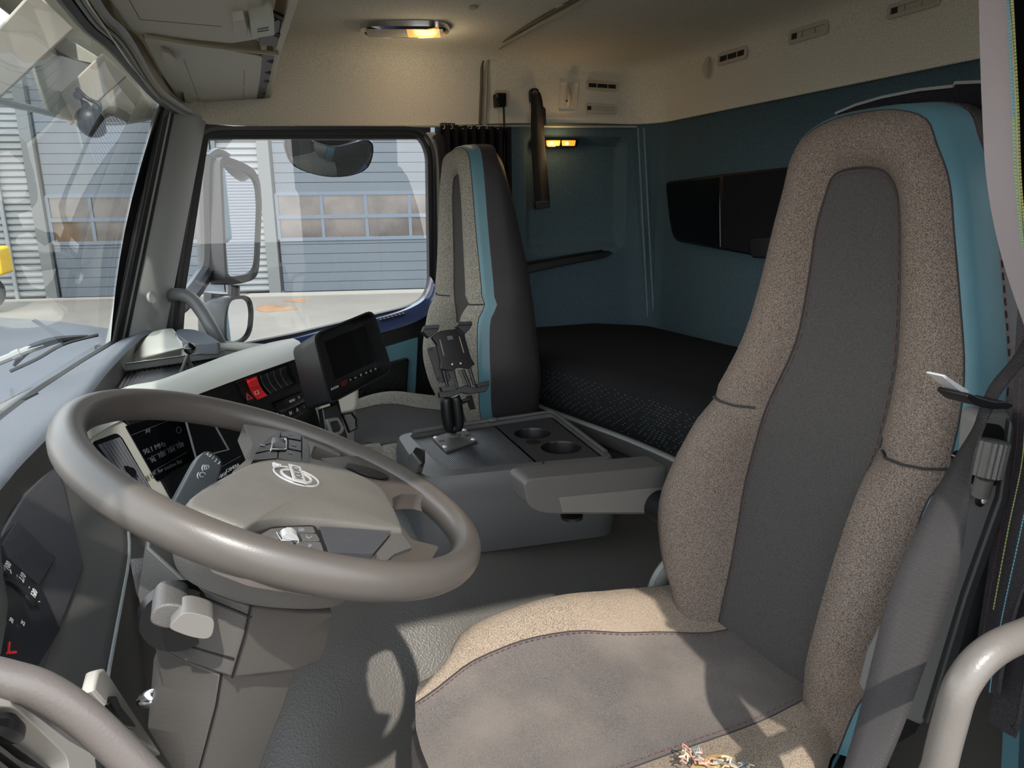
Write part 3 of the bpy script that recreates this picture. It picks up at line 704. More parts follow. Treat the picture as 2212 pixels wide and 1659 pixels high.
bm = BM(); hr_ = cr(hp_, 45, closed=True); loft(bm, [[p+V((0, 0, -.05)) for p in hr_], [p+V((0, 0, -.004)) for p in hr_], [p.lerp(hc, .04) for p in hr_], [p.lerp(hc, .5) for p in hr_], [p.lerp(hc, .98) for p in hr_]], closed_u=True, cap=True); bmesh.ops.recalc_face_normals(bm, faces=bm.faces)
link('hump', bm, M_LGR, DB, ang=50)
bm = BM(); prism(bm, roundpoly(ons([(376, 718), (385, 710), (420, 711), (450, 722), (478, 740), (410, 742)], z=ZH+.002), .02, 3), (0, 0, -.03)); link('corner_cover', bm, M_PAD, DB, bevel=.008, seg=3)
up_ = cr([on(180, 925, z=.805), on(265, 850, z=.805), on(345, 832, z=.808), on(430, 799, z=.81), on(500, 771, z=.81), on(570, 752, z=.81), on(625, 742, z=.81)], 30)
SP, SN = V((-.157, 1.41, .8)), V((.762, -.648, .2)).normalized()
SR = V((.648, .762, 0)); SU = SN.cross(SR)
if SU.z < 0: SU.negate()
def sp(u, w, h=0): return on(u, w, p=SP+SN*h, n=SN)
def sps(pts, h=0): return [sp(u, w, h) for u, w in pts]
lo_ = cr(sps([(190, 950), (262, 908), (350, 880), (430, 851), (540, 810), (640, 775), (664, 766)], .004), 30)
bm = BM(); loft(bm, [[u+V((-.01, .01, -.03)), u, u.lerp(l, .25)+V((0, 0, .022)), u.lerp(l, .6)+V((0, 0, .024)), u.lerp(l, .9)+V((0, 0, .010)), l, l-SN*.02] for u, l in zip(up_, lo_)])
link('upper_ridge', bm, M_LGR, DB, ang=70)
# end of the dashboard towards the passenger (pale block under the monitor)
bm = BM(); prism(bm, ons([(690, 830), (777, 838), (776, 880), (765, 892), (735, 898), (690, 900)], y=1.80), (0, .06, 0)); link('passenger_side_block', bm, M_CREAM, DB, bevel=.012, seg=3)
bm = BM(); prism(bm, ons([(735, 896), (772, 890), (768, 960), (700, 960)], y=1.78), (0, .07, 0)); link('passenger_lower_block', bm, M_DASHD, DB, bevel=.006)
bm = BM(); prism(bm, [sp(250, 905, -.04), sp(664, 766, -.04), sp(712, 940, -.04), sp(560, 1120, -.04), sp(380, 1200, -.04)], -SN*.12); link('centre_body', bm, M_DASHD, DB)
# centre stack: pale frame, black fascia
fr_o = sps([(180, 975), (196, 935), (225, 915), (262, 905), (286, 925), (372, 1080), (440, 1200), (400, 1230), (310, 1150), (230, 1060)])
bm = BM(); prism(bm, roundpoly(fr_o, [.01, .02, .02, .005, .005, 0, 0, 0, 0, 0]), -SN*.04); VF = link('vent_frame', bm, M_LGR, DB, bevel=.004, seg=3)
op = sps([(199, 955), (252, 935), (264, 945), (340, 1078), (420, 1215), (395, 1225), (300, 1130)], .001)
bm = BM(); prism(bm, roundpoly(op, .006), -SN*.004); VB = link('air_vent', bm, M_SATIN, DB)
for k in range(7):
    t = (k+.5)/7
    a = sp(208, 962, .002).lerp(sp(257, 945, .002), t); b = sp(395, 1220, .002).lerp(sp(415, 1212, .002), t)
    bm = BM(); d = (b-a).normalized(); s = d.cross(SN)
    prism(bm, [a-s*.0008, b-s*.0008, b+s*.0008, a+s*.0008], SN*.006); link('louvre', bm, M_GREYPR, VB, smooth=False)
bm = BM(); prism(bm, roundpoly(sps([(266, 1006), (284, 1012), (290, 1020), (286, 1032), (272, 1018)], .008), .003), SN*.006); link('vent_tab', bm, M_SATIN, VB)
fas = sps([(268, 906), (350, 878), (430, 851), (540, 810), (652, 768), (700, 932), (720, 1010), (560, 1080), (430, 1180), (286, 925)])
bm = BM(); prism(bm, fas, -SN*.03); FA = link('fascia', bm, M_BLK, DB, bevel=.002)
bm = BM(); prism(bm, sps([(651, 772), (661, 768), (710, 932), (722, 1010), (712, 1012), (700, 934)], .004), -SN*.03); link('fascia_edge', bm, M_LGR, DB, bevel=.002)
bm = BM(); prism(bm, roundpoly(sps([(272, 920), (390, 890), (422, 992), (372, 1018), (340, 1040)], .003), .004), -SN*.004); SCN = link('radio_display', bm, M_SCREEN, FA)
GT = mat('display_text_grey', (72, 74, 78), .5)
bm = BM()
for (a, b) in (((284, 940), (386, 900)), ((330, 1018), (405, 976)), ((318, 992), (390, 955))):
    p, q = sp(a[0], a[1], .0045), sp(b[0], b[1], .0045); s = (q-p).normalized().cross(SN)*.0004
    quad(bm, p-s, q-s, q+s, p+s)
for (u, w) in ((329, 988), (348, 978), (368, 968), (387, 957)):
    p, q = sp(u, w, .0045), sp(u-1, w-5, .0045); s = (q-p).normalized().cross(SN)*.0005
    quad(bm, p-s, q-s, q+s, p+s)
link('display_line', bm, GT, SCN, smooth=False)
for s, u, w, z in (('AF', 320, 931, .012), ('90.1 MHz', 334, 968, .014), ('96', 331, 994, .013), ('100', 350, 983, .013), ('104', 370, 973, .013), ('108', 389, 963, .013), ('Press OK for station list', 348, 1016, .011)):
    text('display_text', s, sp(u, w, .0045), z, SR, SU, GT, SCN)
bm = BM(); c = sp(386, 929, .0045); tube(bm, [c+(SR*math.cos(a)+SU*math.sin(a))*.006 for a in [2*math.pi*k/16 for k in range(16)]], .0005, n=4, closed=True); link('display_icon', bm, GT, SCN, smooth=False)
bm = BM(); o4 = sps([(398, 905), (462, 915), (494, 972), (421, 990)], .002); c = sum(o4, V())/4
frame_mesh(bm, o4, [c+(p-c)*.94 for p in o4], SN*.003); link('pocket_rim', bm, M_PILLAR, FA, smooth=False)
bm = BM(); prism(bm, [c+(p-c)*.93 for p in sps([(398, 905), (462, 915), (494, 972), (421, 990)], .001)], SN*.0008); link('pocket', bm, M_SATIN, FA, smooth=False)
bm = BM()
for (a, b) in (((516, 1012), (470, 1040)), ((440, 1030), (520, 985)), ((545, 1000), (520, 1015))):
    p, q = sp(a[0], a[1], .001), sp(b[0], b[1], .001); s = (q-p).normalized().cross(SN)*.0006; quad(bm, p-s, q-s, q+s, p+s)
link('button_gap', bm, M_GREYPR, FA, smooth=False)
text('button_text', 'CAMERA', sp(503, 1011, .003), .011, SR, SU, M_WHITE, FA); text('button_text', 'NAVI', sp(481, 1027, .003), .011, SR, SU, M_WHITE, FA)
# rocker switches: curved caps
def rocker(q, m, name='rocker_switch', h=.004, parent=None):
    tl, tr, br, bl = sps(q)
    rows = []
    for i in range(9):
        t = i/8; hh = h+.006*(2*t-1)**2-.002
        a, b = tl.lerp(bl, t), tr.lerp(br, t); g = (b-a)*.03
        rows.append([a+g, a+g+SN*hh, b-g+SN*hh, b-g])
    bm = BM(); loft(bm, rows); return link(name, bm, m, parent or FA, ang=50)
bm = BM(); prism(bm, sps([(507, 826), (543, 812), (570, 858), (532, 873)], .001), SN*.001); link('switch_bay', bm, M_GLOSS, FA, smooth=False)
hz = rocker([(509, 829), (527, 822), (550, 863), (531, 870)], M_BLK)
rd = rocker([(527, 821), (548, 814), (570, 855), (550, 864)], M_RED, h=.007); rd['label'] = 'red rocker switch with raised tab'
bm = BM(); prism(bm, roundpoly(sps([(532, 825), (549, 817), (557, 833), (541, 838)], .009), .002), SN*.006); link('switch_tab', bm, M_RED, rd, bevel=.001)
bm = BM(); o4 = [(549, 846), (557, 843), (560, 850), (552, 853)]; c = sum(sps(o4, .0085), V())/4; frame_mesh(bm, sps(o4, .0085), [c+(p-c)*.8 for p in sps(o4, .0085)], SN*.0005); link('switch_icon', bm, M_WHITE, rd, smooth=False)
for s_ in (1.0, .55):
    tri = sps([(533, 850), (545, 860), (534, 864)], .0065); c = sum(tri, V())/3; bm = BM(); frame_mesh(bm, [c+(p-c)*s_*1.2 for p in tri], [c+(p-c)*s_*.95 for p in tri], SN*.0005); link('switch_icon', bm, M_REDPR, hz, smooth=False)
bm = BM(); prism(bm, sps([(553, 811), (620, 786), (642, 828), (577, 853)], .001), SN*.001); link('switch_bay', bm, M_GLOSS, FA, smooth=False)
for k in range(4):
    f = lambda t: ((556+57*t, 812-21*t), (579+50*t, 851-22*t))
    (a, d), (b, c) = f(k/4), f((k+1)/4)
    o = rocker([a, b, c, d], M_SATIN, 'blank_switch')
    bm = BM(); P_ = [sp(*a).lerp(sp(*d), i/8)+SN*(.0045+.006*(2*i/8-1)**2-.002) for i in range(9)]; tube(bm, P_, .0006, n=4); link('switch_edge', bm, M_GREYPR, o)
bm = BM(); prism(bm, sps([(586, 870), (649, 844), (673, 886), (627, 906), (610, 902)], .001), SN*.001); link('switch_bay', bm, M_GLOSS, FA, smooth=False)
lab = [['', 'R'], ['', 'N'], ['HOLD', 'A'], ['+', '-']]
for k in range(4):
    f = lambda t: ((588+60*t, 872-26*t), (612+58*t, 914-30*t))
    (a, d), (b, c) = f(k/4), f((k+1)/4)
    am, bm_ = tuple((x+y)/2 for x, y in zip(a, d)), tuple((x+y)/2 for x, y in zip(b, c))
    for j, q in enumerate(([a, b, bm_, am], [am, bm_, c, d])):
        if k == 0 and j == 1: pass
        o = rocker(q, M_SATIN, 'gear_button')
        if lab[k][j]:
            cc = (sum(p[0] for p in q)/4, sum(p[1] for p in q)/4)
            text('button_text', lab[k][j], sp(cc[0], cc[1], .0065), .0085 if lab[k][j] == 'HOLD' else .013, SR, SU, M_WHITE, o)
    bm = BM(); ball(bm, sp(am[0], am[1], .004), .0014, 8); link('indicator', bm, M_WHITE, FA)
bm = BM(); o4 = sps([(478, 862), (505, 852), (515, 872), (498, 880)], .001); prism(bm, o4, SN*.002); link('blank_switch', bm, M_SATIN, FA, smooth=False)
# ---- mount with ball standing in the tray
r = empty('ball_mount', on(405, 800, z=ZT), 'small black plastic ball mount standing in the dashboard tray', 'mount')
b0 = on(407, 812, z=ZT+.004)
top = on(410, 753, y=b0.y); mid = on(401, 778, y=b0.y)
bm = BM(); tube(bm, cr([on(392, 806, y=b0.y), on(398, 790, y=b0.y), on(404, 772, y=b0.y), on(409, 760, y=b0.y)], 12), [.006-.003*k/12 for k in range(13)], n=8)
tube(bm, cr([on(417, 800, y=b0.y), on(410, 785, y=b0.y), on(406, 772, y=b0.y), on(410, 760, y=b0.y)], 12), [.005-.002*k/12 for k in range(13)], n=8)
box(bm, on(404, 805, y=b0.y)+V((0, .012, 0)), (.04, .03, .005)); link('bracket', bm, M_BLK, r)
bm = BM(); ball(bm, top, .0135, 20); link('ball', bm, M_GLOSS, r)
# ---- monitor with sun hood
r = empty('monitor', on(720, 880, y=1.5), 'black camera monitor with deep sun hood and row of small buttons', 'monitor')
MN = V((.30, -.86, .30)).normalized(); MP = on(740, 770, y=1.53)
def mp(u, w, h=0): return on(u, w, p=MP+MN*h, n=MN)
front = [mp(u, w, .05) for u, w in ((676, 722), (806, 668), (836, 760), (846, 792), (838, 808), (712, 874))]
backv = on(622, 752, y=1.60)-mp(676, 722, .05)
fo = roundpoly(front, [.018, .02, .01, .01, .01, .012], 4); c = sum(fo, V())/len(fo)
fi = [c+(p-c)*.955 for p in fo]
bkc = [p+backv*.9 for p in fo]; cb = sum(bkc, V())/len(bkc); bk = [cb+(p-cb)*.97 for p in bkc]
bm = BM(); loft(bm, [[p+backv*.45 for p in fi], fi, fo, [a.lerp(b, .5) for a, b in zip(fo, bk)], bk, [cb+(p-cb)*.86+backv*.12 for p in bk]], closed_u=True)
bm.verts.ensure_lookup_table(); n = len(fo); bm.faces.new([bm.verts[5*n+k] for k in range(n)]); link('sun_hood', bm, M_BLK, r, ang=50)
sc_ = [c+(p-c)*.955+backv*.42 for p in fo]
bm = BM(); bm.faces.new([bm.verts.new(p) for p in sc_]); link('bezel', bm, M_SATIN, r, smooth=False)
def onb(u, w, h=0): return on(u, w, p=sc_[0]+MN*h, n=MN)
bm = BM(); prism(bm, [onb(u, w, .001) for u, w in ((700, 738), (785, 704), (808, 782), (723, 820))], MN*.002); link('screen', bm, M_SCREEN, r, smooth=False)
for k, (u, w) in enumerate(((755, 821), (766, 816.5), (778, 811), (789, 806), (799, 802), (809, 797.5), (819, 793))):
    bm = BM(); c0 = onb(u, w, .002); cyl(bm, c0, c0+MN*.004, .0052, 14); b_ = link('button', bm, M_BLK, r)
    bm = BM()
    if k == 2: tube(bm, [c0+MN*.0045+(SR*math.cos(a)+V((0, 0, 1))*math.sin(a))*.0024 for a in [2*math.pi*i/12 for i in range(12)]], .0007, n=4, closed=True)
    else: tube(bm, [c0+MN*.0045-SR*.0016, c0+MN*.0045+SR*.0016], .0011, n=5)
    link('button_icon', bm, M_WHITE, b_, smooth=False)
bm = BM(); c0 = onb(740, 829, .002); cyl(bm, c0, c0+MN*.003, .0065, 14); cyl(bm, c0+V((.006, .004, .003)), c0+V((.006, .004, .003))+MN*.003, .0055, 14); o = link('button', bm, M_REDD, r); o['label'] = 'dark red button'
MR = (onb(800, 700)-onb(700, 738)).normalized(); MU = MN.cross(MR); MU = MU if MU.z > 0 else -MU
text('print', 'AXXM', onb(723, 838, .003), .007, MR, MU, M_WHITE, r)
bm = BM(); tube(bm, [on(722, 868, y=1.54), on(730, 905, y=1.54)], .010, n=10); link('stem', bm, M_BLK, r)
# ---- black device cradle under the monitor
r = empty('cradle', on(735, 940, y=1.52), 'black plastic device cradle with square ring below the monitor', 'holder')
CN = V((.2, -.9, .3)).normalized(); CP = on(730, 915, y=1.50)
cpn = lambda u, w, h=0: on(u, w, p=CP+CN*h, n=CN)
bm = BM(); prism(bm, roundpoly([cpn(u, w) for u, w in ((696, 882), (728, 872), (736, 890), (748, 935), (760, 975), (722, 975), (703, 930))], .004), -CN*.03); link('back', bm, M_SATIN, r, bevel=.003)
ro = roundpoly([cpn(u, w, .012) for u, w in ((704, 905), (732, 900), (746, 925), (740, 938), (716, 942))], .006)
c = sum(ro, V())/len(ro); bm = BM(); frame_mesh(bm, ro, [c+(p-c)*.6 for p in ro], -CN*.012); link('ring', bm, M_DGR, r, bevel=.002)
bm = BM(); o4 = [cpn(u, w, -.008) for u, w in ((740, 893), (762, 889), (774, 905), (774, 925), (756, 935))]; c = sum(o4, V())/5; frame_mesh(bm, o4, [c+(p-c)*.8 for p in o4], -CN*.012); link('clip', bm, M_BLK, r, bevel=.002)
# ---- curved grab handle on the passenger A-post
bm = BM(); tube(bm, cr([on(360, 640, y=2.30), on(385, 636, y=2.26), on(412, 645, y=2.24), on(435, 672, y=2.22), on(455, 705, y=2.20), on(472, 738, y=2.20), on(480, 765, y=2.22)], 24), .019, n=12)
tag(link('grab_rail', bm, mat('post_handle_grey', (96, 98, 98), .45), None), 'curved grey grab handle rising from the far dashboard corner to the windscreen post', 'handle')
# ================================================================== STEERING WHEEL AND COLUMN
WT, WS, WR = .432, -.029, .21
WC = V((.063, .761, .872))
WN = V((math.sin(WT)*math.cos(WS), math.sin(WS), math.cos(WT)*math.cos(WS)))
WA = V((math.cos(WT), 0, -math.sin(WT))); WB = WN.cross(WA)
def wp(u, w, h=0): return on(u, w, p=WC+WN*h, n=WN)
def wps(pts, h=0): return [wp(u, w, h) for u, w in pts]
SW = empty('steering_wheel', WC, 'big grey brown leather steering wheel with buttons on the spokes', 'steering wheel')
bm = BM()
rp_ = [WC+(WA*math.cos(a)+WB*math.sin(a))*WR for a in [2*math.pi*k/96 for k in range(96)]]
n = 20; rings = []
for k in range(96):
    a = 2*math.pi*k/96; rd_ = WA*math.cos(a)+WB*math.sin(a)
    rings.append([rp_[k]+rd_*.0158*math.cos(b)+WN*.0185*math.sin(b) for b in [2*math.pi*j/n for j in range(n)]])
loft(bm, rings, closed_u=True, closed_v=True)
bmesh.ops.recalc_face_normals(bm, faces=bm.faces); link('rim', bm, M_WHEEL, SW)
def dome(pts, depth, lip, m, name, par, w=.06):
    """padded plate: outline given at its top height, rounded edge of radius lip, nearly flat top"""
    c = sum(pts, V())/len(pts)
    bm = BM(); rings = [[c+(p-c)*1.0-WN*depth for p in pts], [p-WN*lip*1.2 for p in pts]]
    for k in range(1, 6):
        a = math.pi/2*k/5; s = 1-w*(1-math.cos(a))
        rings.append([c+(p-c)*s-WN*lip*(1-math.sin(a)) for p in pts])
    for s, f in ((1-w*1.6, .15), (.7, .6), (.4, .9), (.1, 1)):
        rings.append([c+(p-c)*s+WN*(.004*f) for p in pts])
    loft(bm, rings, closed_u=True); bm.verts.ensure_lookup_table(); k = len(pts); L = len(rings)-1
    bm.faces.new([bm.verts[L*k+i] for i in range(k)])
    bmesh.ops.recalc_face_normals(bm, faces=bm.faces)
    return link(name, bm, m, par, ang=50)
# spokes at rim height
def plate(pts, h, th, m, name, par, r=.006, bev=.004):
    bm = BM(); prism(bm, roundpoly(wps(pts, h), r, 3), -WN*th); return link(name, bm, m, par, bevel=bev, seg=3)
plate([(500, 1020), (535, 990), (545, 958), (525, 915), (640, 935), (720, 965), (740, 985), (680, 962), (672, 985), (685, 1012), (640, 1030)], .006, .022, M_WHEEL, 'spoke', SW)
plate([(690, 990), (745, 985), (800, 985), (905, 1040), (935, 1075), (905, 1066), (868, 1066), (848, 1075), (850, 1095), (800, 1060), (742, 1014)], .006, .022, M_WHEEL, 'spoke', SW)
plate([(840, 1120), (872, 1140), (890, 1165), (950, 1180), (930, 1215), (840, 1230), (800, 1220), (800, 1160)], .004, .022, M_WHEEL, 'spoke', SW)
plate([(470, 1180), (545, 1135), (700, 1128), (815, 1150), (810, 1215), (700, 1240), (560, 1215)], .002, .022, M_WHEEL, 'spoke', SW)
# airbag cover
CH_ = .012
cov = [(386, 1090), (440, 1050), (520, 1007), (575, 988), (630, 981), (690, 990), (760, 1014), (820, 1045), (846, 1077), (873, 1135), (863, 1143), (780, 1133), (700, 1123), (620, 1118), (565, 1125), (520, 1146), (475, 1156), (420, 1135)]
cw_ = []
for p in wps(cov, CH_):
    d_ = p-WC-WN*CH_
    if d_.length > .186: p = WC+WN*CH_+d_*(.186/d_.length)
    cw_.append(p)
AB = dome(cr(cw_, 72, closed=True), .03, .012, M_HUB, 'airbag_cover', SW)
# emblem: ring, bar, lettering
ec = wp(640, 1029, CH_+.0042)
er = .024
bm = BM(); tube(bm, [ec+(WA*math.cos(a)+WB*math.sin(a))*er for a in [2*math.pi*k/40 for k in range(40)]], .0011, n=8, closed=True)
tube(bm, [ec+(WA*math.cos(a)+WB*math.sin(a))*er*.66 for a in [2*math.pi*k/40 for k in range(40)]], .0018, n=8, closed=True)
d45 = (WB-WA).normalized()
tube(bm, [ec+d45*er*.98, ec+d45*er*1.32], .0020, n=8); tube(bm, [ec+d45*er*1.32, ec+d45*er*1.32+WA*.008], .0016, n=6); tube(bm, [ec+d45*er*1.32, ec+d45*er*1.32-WB*.008], .0016, n=6)
EM = link('emblem', bm, M_SILVER, AB)
bm = BM(); prism(bm, rect(ec+WN*.002, WB, -WA, .052, .014), WN*.0016); link('emblem_bar', bm, M_SILVER, AB, bevel=.0008)
text('emblem_text', 'VOLVO', ec+WN*.0042, .0115, WB, -WA, M_DGR, AB, sx=1.0, depth=.0002)
# right spoke buttons
p3 = plate([(543, 1000), (560, 968), (585, 942), (618, 930), (648, 935), (668, 962), (672, 1004), (640, 1010)], .011, .01, M_BLK, 'button_pod', SW, bev=.002)
B3 = [[(562, 963), (583, 943), (604, 933), (605, 943), (588, 948), (586, 957)], [(607, 932), (632, 931), (649, 938), (651, 951), (624, 946), (620, 943), (607, 943)], [(552, 978), (560, 966), (586, 959), (584, 972)], [(624, 949), (651, 954), (651, 974), (623, 968)], [(545, 994), (551, 981), (584, 974), (600, 975), (599, 990)], [(602, 976), (622, 971), (651, 977), (651, 1000), (601, 990)], [(653, 940), (664, 955), (668, 975), (668, 1000), (653, 1000)]]
for q in B3: plate(q, .014, .006, M_SATIN, 'spoke_button', p3, r=.002, bev=.001)
o4 = wps([(588, 945), (620, 945), (620, 971), (584, 971)], .016); c = sum(o4, V())/4
bm = BM(); frame_mesh(bm, roundpoly(o4, .003), roundpoly([c+(p-c)*.8 for p in o4], .003), -WN*.004); link('scroll_frame', bm, M_CHROME, p3, bevel=.0006)
bm = BM(); cyl(bm, c-WB*.008-WN*.004, c+WB*.008-WN*.004, .009, 16); link('scroll_wheel', bm, M_DGR, p3)
for u, w, s in ((583, 940, '~'), (631, 939, '^'), (568, 961, 'D'), (636, 961, 'R'), (627, 978, 'v'), (661, 968, ':')):
    text('button_icon', s, wp(u, w, .0148), .008, WB, -WA, M_GREYPR, p3)
# blank cover by the lower spoke
bm = BM(); c = wp(793, 1020, .008); bm2 = [c+(WA*.030*math.cos(a)+WB*.018*math.sin(a)) for a in [2*math.pi*k/28 for k in range(28)]]; prism(bm, bm2, WN*.002); link('spoke_inlay', bm, M_SATIN, SW, bevel=.001)
# left spoke: buttons, chrome switch, gloss inlay, side inlay
p9 = plate([(520, 1170), (545, 1150), (590, 1136), (680, 1133), (700, 1160), (712, 1200), (620, 1205), (560, 1200)], .007, .01, M_BLK, 'button_pod', SW, bev=.002)
B9 = [[(560, 1156), (585, 1142), (614, 1139), (618, 1146), (598, 1149), (604, 1165), (570, 1170)], [(616, 1138), (676, 1137), (682, 1150), (646, 1149), (620, 1146)], [(648, 1152), (684, 1153), (692, 1168), (654, 1167)], [(640, 1170), (693, 1171), (700, 1192), (640, 1184)], [(575, 1173), (605, 1168), (634, 1171), (634, 1186), (590, 1190)]]
for q in B9: plate(q, .010, .006, M_DGR, 'spoke_button', p9, r=.002, bev=.001)
o4 = wps([(596, 1148), (644, 1148), (653, 1168), (608, 1166)], .012); c = sum(o4, V())/4
bm = BM(); frame_mesh(bm, o4, [c+(p-c)*.72 for p in o4], -WN*.004); link('scroll_frame', bm, M_CHROME, p9, bevel=.0006)
bm = BM(); cyl(bm, c-WB*.006-WN*.003, c+WB*.006-WN*.003, .008, 16); link('scroll_wheel', bm, M_SILVER, p9)
for u, w, s in ((652, 1144, 'D'), (668, 1160, 'C'), (668, 1178, 'o'), (578, 1163, '<')):
    text('button_icon', s, wp(u, w, .0108), .008, WB, -WA, M_GREYPR, p9)
plate([(690, 1137), (845, 1146), (842, 1154), (806, 1196), (711, 1192)], .009, .008, mat('inlay_gloss', (70, 70, 74), .18), 'gloss_inlay', SW, r=.002, bev=.001)
plate([(848, 1152), (868, 1152), (890, 1182), (852, 1196), (832, 1214), (812, 1196)], .008, .008, M_DGR, 'side_inlay', SW, r=.002, bev=.001)
# rear shell of the hub
rs = cr(wps([(372, 1190), (400, 1238), (470, 1272), (545, 1295), (640, 1305), (720, 1303), (760, 1285), (790, 1240), (700, 1180), (500, 1130), (400, 1130)], -.052), 44, closed=True)
c = sum(rs, V())/len(rs)
bm = BM(); loft(bm, [[c+(p-c)*.9+WN*.046 for p in rs], [p+WN*.030 for p in rs], rs, [c+(p-c)*.96-WN*.006 for p in rs], [c+(p-c)*.7-WN*.008 for p in rs]], closed_u=True, cap=True); bmesh.ops.recalc_face_normals(bm, faces=bm.faces)
link('hub_shell', bm, M_COLM, SW, ang=50)
# ---- column
CO = empty('steering_column', (0, .73, .4), 'grey brown steering column housing with a wing knob, under the steering wheel', 'steering column')
Y = lambda l: [on(u, w, y=y) for u, w, y in l]
t_ = Y([(318, 1180, .70), (395, 1250, .655), (470, 1285, .64), (543, 1308, .63), (640, 1320, .67), (718, 1322, .73)])
m_ = Y([(298, 1285, .70), (385, 1335, .652), (450, 1355, .638), (530, 1370, .625), (630, 1385, .668), (705, 1385, .73)])
b_ = Y([(328, 1396, .69), (400, 1430, .655), (450, 1447, .642), (502, 1464, .63), (640, 1449, .68), (690, 1430, .73)])
cl = lambda r: r+[V((r[-1].x, .84, r[-1].z)), V((r[0].x, .84, r[0].z))]
R_ = [cl(t_), cl([a.lerp(b, .12) for a, b in zip(t_, m_)]), cl(m_), cl([a.lerp(b, .9) for a, b in zip(m_, b_)]), cl(b_)]
bm = BM(); loft(bm, R_, closed_u=True, cap=True); bmesh.ops.recalc_face_normals(bm, faces=bm.faces); link('housing', bm, M_COLM, CO, ang=28, bevel=.003)
bm = BM(); off = V((0, -.0015, 0)); tube(bm, [Y([(543, 1310, .6285)])[0], Y([(530, 1370, .6235)])[0], Y([(502, 1463, .6285)])[0]], .0014, n=6)
tube(bm, cr(Y([(432, 1288, .642), (543, 1334, .627)]), 6), .0012, n=6); tube(bm, cr(Y([(398, 1392, .652), (505, 1424, .628)]), 6), .0012, n=6); link('seam', bm, M_RUB, CO)
lt = Y([(335, 1398, .69), (420, 1434, .66), (478, 1456, .642), (560, 1455, .67), (638, 1447, .71)])
l1 = Y([(352, 1480, .70), (412, 1500, .665), (468, 1520, .645), (545, 1530, .675), (612, 1530, .715)])
l2 = Y([(318, 1570, .70), (392, 1585, .665), (447, 1600, .645), (520, 1605, .675), (582, 1605, .715)])
l3 = Y([(395, 1700, .70), (400, 1700, .665), (420, 1700, .645), (480, 1700, .675), (545, 1700, .715)])
l4 = [p+V((-.02, 0, -.35)) for p in l3]
cl2 = lambda r: r+[V((r[-1].x, .82, r[-1].z)), V((r[0].x, .82, r[0].z))]
bm = BM(); loft(bm, [cl2(q) for q in (lt, l1, l2, l3, l4)], closed_u=True, cap=True); bmesh.ops.recalc_face_normals(bm, faces=bm.faces); link('lower_shroud', bm, M_COLM, CO, ang=28, bevel=.003)
bm = BM(); tube(bm, [lt[2]+off, l1[2]+off, l2[2]+off, l3[2]+off], .0013, n=6); link('seam', bm, M_RUB, CO)
# wing knob
kc = on(385, 1335, y=.648)
bm = BM(); tube(bm, [kc+V((-.0, .006, 0)), kc+V((.0, -.004, 0))], [.034, .031], n=28); link('knob_recess', bm, M_SATIN, CO)
bm = BM(); prism(bm, roundpoly([on(u, w, y=.60) for u, w in ((324, 1333), (340, 1308), (372, 1303), (410, 1313), (398, 1345), (366, 1362), (326, 1350))], .006), (0, .045, 0)); link('knob_base', bm, M_DGR, CO, bevel=.004, seg=3)
bm = BM(); prism(bm, roundpoly([on(u, w, y=.585) for u, w in ((366, 1352), (392, 1326), (412, 1322), (464, 1336), (460, 1372), (446, 1382), (410, 1376), (368, 1360))], .006), (0, .03, 0)); link('wing_knob', bm, mat('knob_grey', (112, 109, 105), .45), CO, bevel=.005, seg=3)
bm = BM(); ball(bm, on(330, 1508, y=.74), .012, 14, (1.3, 1, .8)); link('bolt', bm, M_CHROME, CO)
# ---- retarder stalk
ST = empty('stalk', on(400, 1100, y=.86), 'dark grey lever with printed settings behind the steering wheel', 'lever')
LN = (CAM-on(430, 1040, d=.98)).normalized(); LN = (LN+V((.25, 0, .1))).normalized(); LP = on(430, 1040, d=.98)
lp = lambda u, w, h=0: on(u, w, p=LP+LN*h, n=LN)
lb = [lp(u, w) for u, w in ((360, 1110), (424, 992), (440, 975), (455, 974), (478, 990), (482, 1003), (470, 1045), (450, 1075), (400, 1150))]
bm = BM(); prism(bm, roundpoly(lb, .008), -LN*.028); link('lever', bm, mat('lever_grey', (66, 70, 72), .42, bump=.15, bscale=600), ST, bevel=.006, seg=3)
LU = (lp(455, 974)-lp(400, 1100)).normalized(); LR = LU.cross(LN)
LX = (lp(476, 1000, .001)-lp(446, 980, .001)).normalized(); LY = LN.cross(LX)
for s, u, w in (('A', 448, 981), ('0', 454, 984.5), ('1', 460, 989), ('2', 466, 994.5), ('3', 473, 1000)):
    text('print', s, lp(u, w, .001), .0062, LX, LY, M_WHITE, ST)
for s, u, w in (('(B)', 444, 1010), ('(C)', 435, 1026)):
    text('print', s, lp(u, w, .001), .010, LX.lerp(V((.7, .7, 0)), .6), LU, M_WHITE, ST)
# ---- near grab handles of the door opening
bm = BM(); tube(bm, cr([V((-.34, .235, .99)), V((-.24, .30, .99)), on(-160, 1430, y=.36), on(-60, 1452, y=.36), on(10, 1467, y=.36), on(90, 1492, y=.36), on(180, 1550, y=.36), on(262, 1625, y=.36), on(340, 1705, y=.36), on(430, 1800, y=.36), V((-.03, .33, .68)), V((-.10, .28, .58)), V((-.32, .235, .50))], 56), .0088, n=16)
tag(link('grab_rail', bm, M_HAND2, None), 'thick grey brown grab handle crossing in front of the instrument cluster', 'handle')
bm = BM(); tube(bm, cr([V((.66, .22, .40)), V((.60, .27, .44)), on(2005, 1800, y=.30), on(2028, 1659, y=.30), on(2052, 1560, y=.30), on(2078, 1480, y=.30), on(2130, 1415, y=.30), on(2210, 1373, y=.30), on(2330, 1345, y=.30), V((.86, .27, .76)), V((.93, .22, .75))], 50), .0122, n=18)
tag(link('grab_rail', bm, M_HANDLE, None), 'worn pale grey grab handle bent beside the driver seat at the door post', 'handle')
